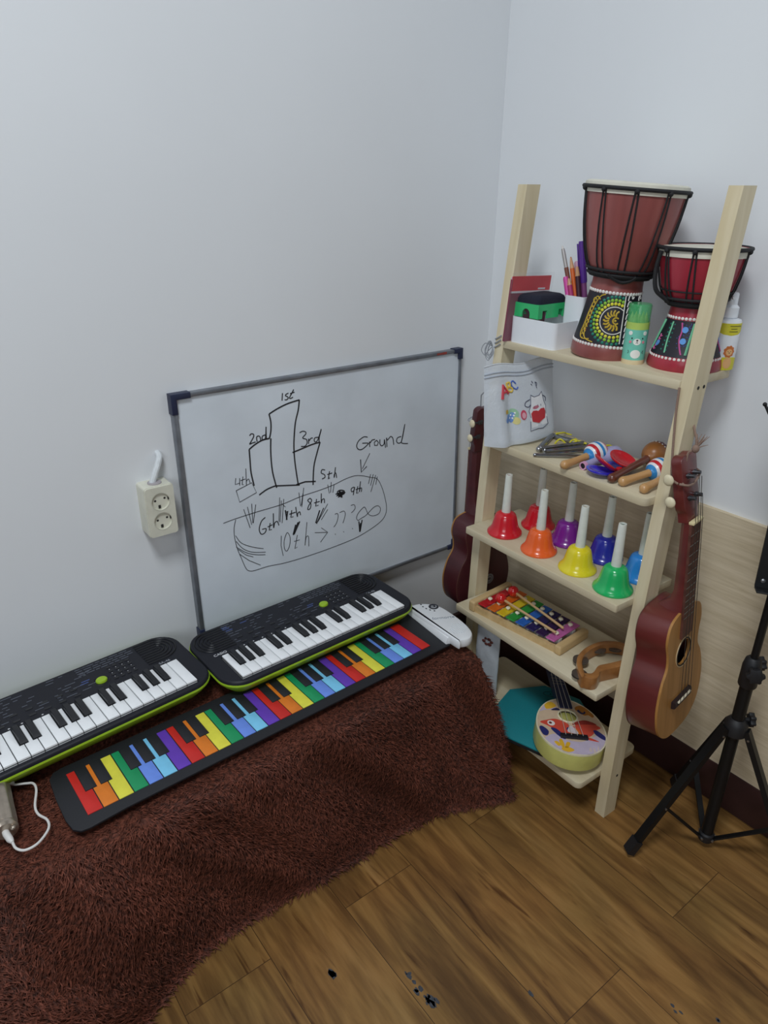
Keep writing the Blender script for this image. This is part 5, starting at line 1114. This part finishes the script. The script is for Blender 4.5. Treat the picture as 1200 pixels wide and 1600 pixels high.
b = MB(tw); b.prism(HP_, .0, .026, bev=.0018); b.build('handle', tm)
jm = mat('jingle_metal', '#857c75', .35, .8, .1, 60)
for x, y in ((-.2340, -.5265), (-.2700, -.5530), (-.1780, -.5235), (-.1480, -.5400)):
    for dz in (.0105, .0135):
        b = MB(jm); b.lathe([(.0001, .0012), (.005, .0016), (.008, .0006), (.0145, .0), (.0145, .0007), (.008, .0014), (.005, .0024), (.0001, .0022)], 24, Matrix.Translation((x-TO.x, y-TO.y, dz)) @ Matrix.Rotation(R(3 if dz > .012 else -3), 4, 'X')); b.build('jingle', tm)

# ------------------------------------------------------------------ bottom board
Z5 = .1078
pd_ = thing('practice_pad', 'teal octagonal drum practice pad on a black base, under the painted toy ukulele', 'practice pad', (-.2090, -.4420, Z5))
oct_ = [(.107*math.cos(R(a)), .107*math.sin(R(a))) for a in np.arange(-5, 355, 45)]
b = MB(mat('black_rubber', '#17181a', .8)); b.prism([(x*.985, y*.985) for x, y in oct_], 0, .0085, bev=.001); b.build('base', pd_)
b = MB(mat('teal_rubber', '#15818a', .55, bump=.1, scale=400)); b.prism(oct_, .0080, .0130, bev=.0020); b.build('playing_surface', pd_)
lg_ = mat('black_logo_print', '#0d2b32', .5); b = MB(lg_); LMx = Matrix.Translation((.068, .040, .0130)) @ Matrix.Rotation(R(-52), 4, 'Z')
b.tube([(.016*math.cos(t*PI/16), .008*math.sin(t*PI/16), 0) for t in range(32)], .0007, 5, LMx, closed=True); b.build('oval_logo', pd_)
text('logo_lettering', 'S', .009, lg_, pd_, LMx)
# toy ukulele
tu = thing('toy_ukulele', 'lime sided toy ukulele painted with a red fox like animal, lying on the bottom board', 'toy ukulele', (-.2810, -.5850, .1640), (0, R(4.5), -.6886), None, 1.03)
lsd = mat('pale_lime_paint', '#d3d27a', .4); W_, H_ = .066, .158
ov = []
for t in range(56):
    a = 2*PI*t/56; y = .5*H_*(1 - math.cos(a)); x = W_*math.sin(a)*(1 + .10*math.cos(a))
    ov.append((x, y))
hole = circle(0, .106, .0185, 26, .0175)
b = MB(lsd); b.loft([[(x, y, z) for x, y in (inset2(ov, d) if d else ov)] for z, d in ((-.040, .004), (-.0385, .001), (-.036, 0), (-.003, 0))], True, False)
b.prism(circle(0, .106, .0225, 20), -.010, -.009); b.build('body', tu)
b = MB(mat('cream_rim', '#e6dfc0', .4)); b.plate(ov, [inset2(ov, .0022)], -.003, .0003); b.tube([(x, y, .0004) for x, y in hole], .0016, 6, closed=True); b.build('top_rim', tu)
b = MB(mat('painted_beige', '#d9bfa2', .45)); b.plate(inset2(ov, .0022), [hole], -.003, 0); b.build('painted_top', tu)
inside = inset2(ov, .0026)
def clip_oval(pts):
    o = []
    for x, y in pts:
        y = min(max(y, .0032), H_-.0032); c_ = 1 - 2*y/H_; a = math.acos(max(-1, min(1, c_))); lim = max(.001, W_*math.sin(a)*(1 + .10*math.cos(a)) - .0030); o.append((max(-lim, min(lim, x)), y))
    r = []
    for p in o:
        if not r or (Vector(p)-Vector(r[-1])).length > 1e-4: r.append(p)
    return r
def deco(name, col, shapes, lvl=1):
    b = MB(mat('toy_' + name, col, .45))
    for s in shapes:
        s = clip_oval(smooth(s, 4, True))
        ar = sum(s[i-1][0]*s[i][1] - s[i][0]*s[i-1][1] for i in range(len(s)))
        if ar < 0: s.reverse()
        b.plate(s, [], -.0002, .0003*lvl)
    return b.build(name, tu)
deco('lavender_ground', '#c9bcd2', [[(-.055, .040), (-.035, .052), (-.020, .040), (.010, .036), (.030, .046), (.050, .060), (.062, .060), (.060, .030), (.040, .008), (0, .003), (-.040, .008), (-.058, .028)], [(-.058, .112), (-.040, .120), (-.020, .124), (-.022, .134), (-.035, .146), (-.050, .130)]])
deco('red_animal', '#d9503f', [[(-.058, .082), (-.044, .089), (-.026, .094), (-.008, .086), (.004, .076), (.020, .090), (.040, .092), (.058, .080), (.048, .072), (.036, .056), (.020, .048), (-.006, .046), (-.026, .050), (-.036, .066), (-.046, .074)], [(.020, .045), (.046, .040), (.034, .048), (.022, .051)]], 2)
deco('dark_red_back', '#a2352f', [[(.004, .082), (.016, .092), (.034, .097), (.052, .088), (.036, .086), (.020, .084)]], 3)
deco('orange_belly', '#e2772c', [[(-.014, .050), (.012, .049), (.016, .060), (.008, .072), (.002, .060), (-.010, .056)]], 3)
deco('white_eye', '#efe9e4', [circle(-.037, .081, .0072, 12)], 3); deco('dark_pupil', '#6c2a2a', [circle(-.0385, .0812, .0030, 10)], 4)
deco('white_muzzle', '#dcd2d6', [[(-.008, .060), (.010, .056), (.008, .068), (0, .078), (-.006, .070)]], 4)
deco('navy_leaf', '#2a2f6e', [[(-.062, .066), (-.056, .070), (-.046, .058), (-.050, .046), (-.058, .048)], [(-.040, .066), (-.030, .066), (-.018, .050), (-.017, .040), (-.026, .044)], [(.042, .070), (.050, .070), (.061, .056), (.061, .046), (.052, .050), (.044, .060)], [(-.010, .068), (-.004, .074), (-.001, .066), (-.006, .060)]], 3)
deco('yellow_plant', '#e8b635', [[(-.034, .020), (-.040, .030), (-.034, .032), (-.029, .024)], [(-.028, .018), (-.030, .036), (-.024, .038), (-.022, .022)], [(-.022, .018), (-.016, .032), (-.010, .030), (-.016, .018)], [(-.030, .012), (-.022, .020), (-.012, .018), (-.006, .012), (-.018, .006)], [(-.040, .122), (-.026, .126), (-.018, .134), (-.026, .144), (-.040, .138)]], 2)
deco('pale_coral', '#d9c7c0', [[(.030, .010), (.032, .024), (.035, .010)], [(.037, .012), (.042, .030), (.041, .012)], [(.022, .014), (.026, .024), (.027, .013)], [(.044, .018), (.050, .030), (.047, .016)]], 2)
deco('ochre_tree', '#b9772c', [[(.020, .134), (.032, .140), (.044, .132), (.054, .120), (.050, .108), (.042, .114), (.034, .112), (.026, .120), (.020, .126)]], 2)
deco('navy_branch', '#2b2c55', [[(.022, .124), (.027, .117), (.033, .115), (.038, .120), (.036, .124), (.033, .119), (.029, .121), (.026, .127)], [(-.030, .120), (-.018, .127), (-.012, .122), (-.020, .120)]], 3)
navy = mat('toy_navy', '#20284a', .45)
b = MB(navy); b.loft([[(-.0135, y, -.012), (.0135, y, -.012), (.0135, y, .003), (-.0135, y, .003)] for y in (.1285, .290)])
b.loft([[(-.0135, .290, -.014), (.0135, .290, -.014), (.0135, .290, .002), (-.0135, .290, .002)], [(-.020, .302, -.016), (.020, .302, -.016), (.020, .302, -.001), (-.020, .302, -.001)], [(-.018, .352, -.020), (.018, .352, -.020), (.018, .352, -.006), (-.018, .352, -.006)]]); b.build('neck', tu)
b = MB(fret_m)
for n in range(1, 9): y = .290 - .24*(1 - 2**(-n/12)); b.cyl((-.0132, y, .0032), (.0132, y, .0032), .0006, n=6)
b.build('frets', tu)
b = MB(mat('toy_bridge_black', '#1b1a22', .4)); b.box((0, .046, .0030), (.052, .010, .006), None, .0012); b.build('bridge', tu)
sw_ = mat('pale_string', '#cfc9bd', .4)
for i in range(4):
    x0 = -.0165 + i*.011; x1 = -.009 + i*.006; b = MB(sw_); b.tube([(x0, .046, .0066), (x1, .292, .0052), (x1*1.4, .31+.01*(i % 2), .0)], .0005, 5); b.build('string', tu)
for i, (s, y) in enumerate(((-1, .315), (-1, .335), (1, .315), (1, .335))):
    b = MB(mat('toy_peg', '#e0d6b8', .4)); b.cyl((s*.017, y, -.010), (s*.026, y, -.010), .002, n=8); b.sphere((s*.029, y, -.010), .0055, (.6, 1, 1)); b.build('tuning_peg', tu)
# white packet
pk_ = thing('plastic_packet', 'crumpled white packet with a brown print standing at the left end of the bottom board', 'packet', (-.2380, -.2960, Z5), (0, 0, R(-72)))
b = MB(mat('white_film', '#cfd4da', .35, bump=.5, scale=60)); rn = random.Random(11)
gx, gz = 10, 18; G = {}
for s in (0, 1):
    for i in range(gx+1):
        for j in range(gz+1):
            u, v = i/gx, j/gz; bel = .009*(math.sin(PI*u)**.7)*(1-v*.6) + .0015; G[s, i, j] = b.v(((u-.5)*.056*(1-.05*v), (-1 if s == 0 else 1)*bel + rn.uniform(-.0012, .0012), v*.172 + .0005 + (rn.uniform(0, .001) if j else 0)))
    for i in range(gx):
        for j in range(gz): b.face((G[s, i, j], G[s, i+1, j], G[s, i+1, j+1], G[s, i, j+1]))
for j in range(gz):
    for i in (0, gx): b.face((G[0, i, j], G[0, i, j+1], G[1, i, j+1], G[1, i, j]))
for i in range(gx):
    b.face((G[0, i, 0], G[0, i+1, 0], G[1, i+1, 0], G[1, i, 0])); b.face((G[0, i, gz], G[0, i+1, gz], G[1, i+1, gz], G[1, i, gz]))
b.build('film', pk_, 80)
b = MB(mat('packet_brown_print', '#6d3a33', .5)); 
[b.sphere((x, -.0068, z), r, (1, .35, .8)) for x, z, r in ((-.008, .136, .0045), (-.002, .130, .0040), (.006, .131, .0050), (.010, .138, .0040), (.004, .143, .0045), (-.004, .143, .0035))]; b.build('brown_print', pk_)

# ------------------------------------------------------------------ music stand
ms_ = thing('music_stand', 'black folding music stand on a tripod beside the maroon sided ukulele', 'music stand', (-.1250, -.7780, 0))
bk2 = mat('black_metal', '#17181a', .45, .3, .1, 80); bp2 = mat('black_knob_plastic', '#1c1c1f', .55); rv = mat('rivet_steel', '#9a9a9c', .3, .9)
b = MB(bk2); b.cyl((0, 0, .022), (0, 0, .415), .0105, n=20); b.build('lower_tube', ms_)
b = MB(bk2); b.cyl((0, 0, .40), (-.002, -.002, .74), .0062, n=16); b.build('upper_tube', ms_)
b = MB(bp2); b.lathe([(.0135, .375), (.0150, .378), (.0150, .415), (.0125, .428), (.0085, .432)], 20); b.build('height_clamp', ms_)
def knob(p, d, r=.0115):
    M = Matrix.Translation(Vector(p)) @ Vector(d).to_track_quat('Z', 'Y').to_matrix().to_4x4(); b = MB(bp2)
    P = [((r + (.002 if j % 4 < 2 else -.001))*math.cos(2*PI*j/24), (r + (.002 if j % 4 < 2 else -.001))*math.sin(2*PI*j/24)) for j in range(24)]
    b.cyl((0, 0, -.012), (0, 0, .004), .004, n=10, M=M); b.prism(P, .002, .011, M, .001); b.build('knob', ms_)
knob((-.014, -.012, .412), (-1, -.75, .1), .0125); knob((.014, -.002, .414), (.9, -.7, .1), .010)
knob((.014, -.010, .302), (.8, -.75, 0), .0105)
b = MB(bp2); b.lathe([(.0130, .272), (.0190, .275), (.0190, .296), (.0150, .302), (.0115, .306)], 24); b.build('leg_collar', ms_)
b = MB(bp2); b.lathe([(.0125, .018), (.0135, .020), (.0135, .034), (.0110, .037)], 20); b.build('lower_hub', ms_)
for ang in (151, 53, -76):
    d = Vector((math.cos(R(ang)), math.sin(R(ang)), 0)); n_ = Vector((-d.y, d.x, 0)); ln_ = .152 if ang != 53 else .146
    top = d*.018 + Vector((0, 0, .288)); foot = d*ln_ + Vector((0, 0, .010))
    ax = (foot - top).normalized(); up_ = n_.cross(ax)
    b = MB(bk2); rings = [[top + (foot-top)*f + n_*sx*.0078 + up_*sy*.0048 for sx, sy in ((-1, -1), (1, -1), (1, 1), (-1, 1))] for f in (0, .96)]; b.loft(rings); lg3 = b.build('leg', ms_)
    b = MB(bp2); b.loft([[top + (foot-top)*f + n_*sx*.0098 + up_*sy*.0068 for sx, sy in ((-1, -1), (1, -1), (1, 1), (-1, 1))] for f in (.90, 1.0)]); b.build('rubber_foot', lg3)
    at = top + (foot-top)*.62 ; hb = d*.013 + Vector((0, 0, .027))
    b = MB(bk2); ax2 = (at-hb).normalized(); u3 = n_.cross(ax2); b.loft([[q + n_*(sx*.0052) + u3*sy*.0016 for sx, sy in ((-1, -1), (1, -1), (1, 1), (-1, 1))] for q in (hb, at)]); b.build('brace', ms_)
    b = MB(rv)
    for q in (hb, at, top + (foot-top)*.05): b.cyl(q - n_*.0088, q + n_*.0088, .0021, n=8)
    b.build('rivet', ms_)
# folded desk, mostly beyond the picture
b = MB(bk2)
DM = frame((-.025, .0183, .5646), (.55, -.83, 0), (.10, .07, 1))
b.prism(rrect(0, 0, .225, .235, .004), -.002, .002, DM); b.box((.1125, .0015, .012), (.225, .003, .024), DM, .001); b.build('desk', ms_)
b = MB(bk2); b.tube(smooth([DM @ Vector((.030, .225, -.003)), DM @ Vector((.015, .245, -.005)), (.012, .060, .812), (.005, .080, .840)], 4), .0021, 8); b.sphere((.005, .080, .840), .0032); b.build('page_prong', ms_)
b = MB(rv); b.lathe([(.0035, 0), (.0035, .0012), (.001, .002)], 10, DM @ Matrix.Translation((.010, .014, .002))); b.build('rivet', ms_)
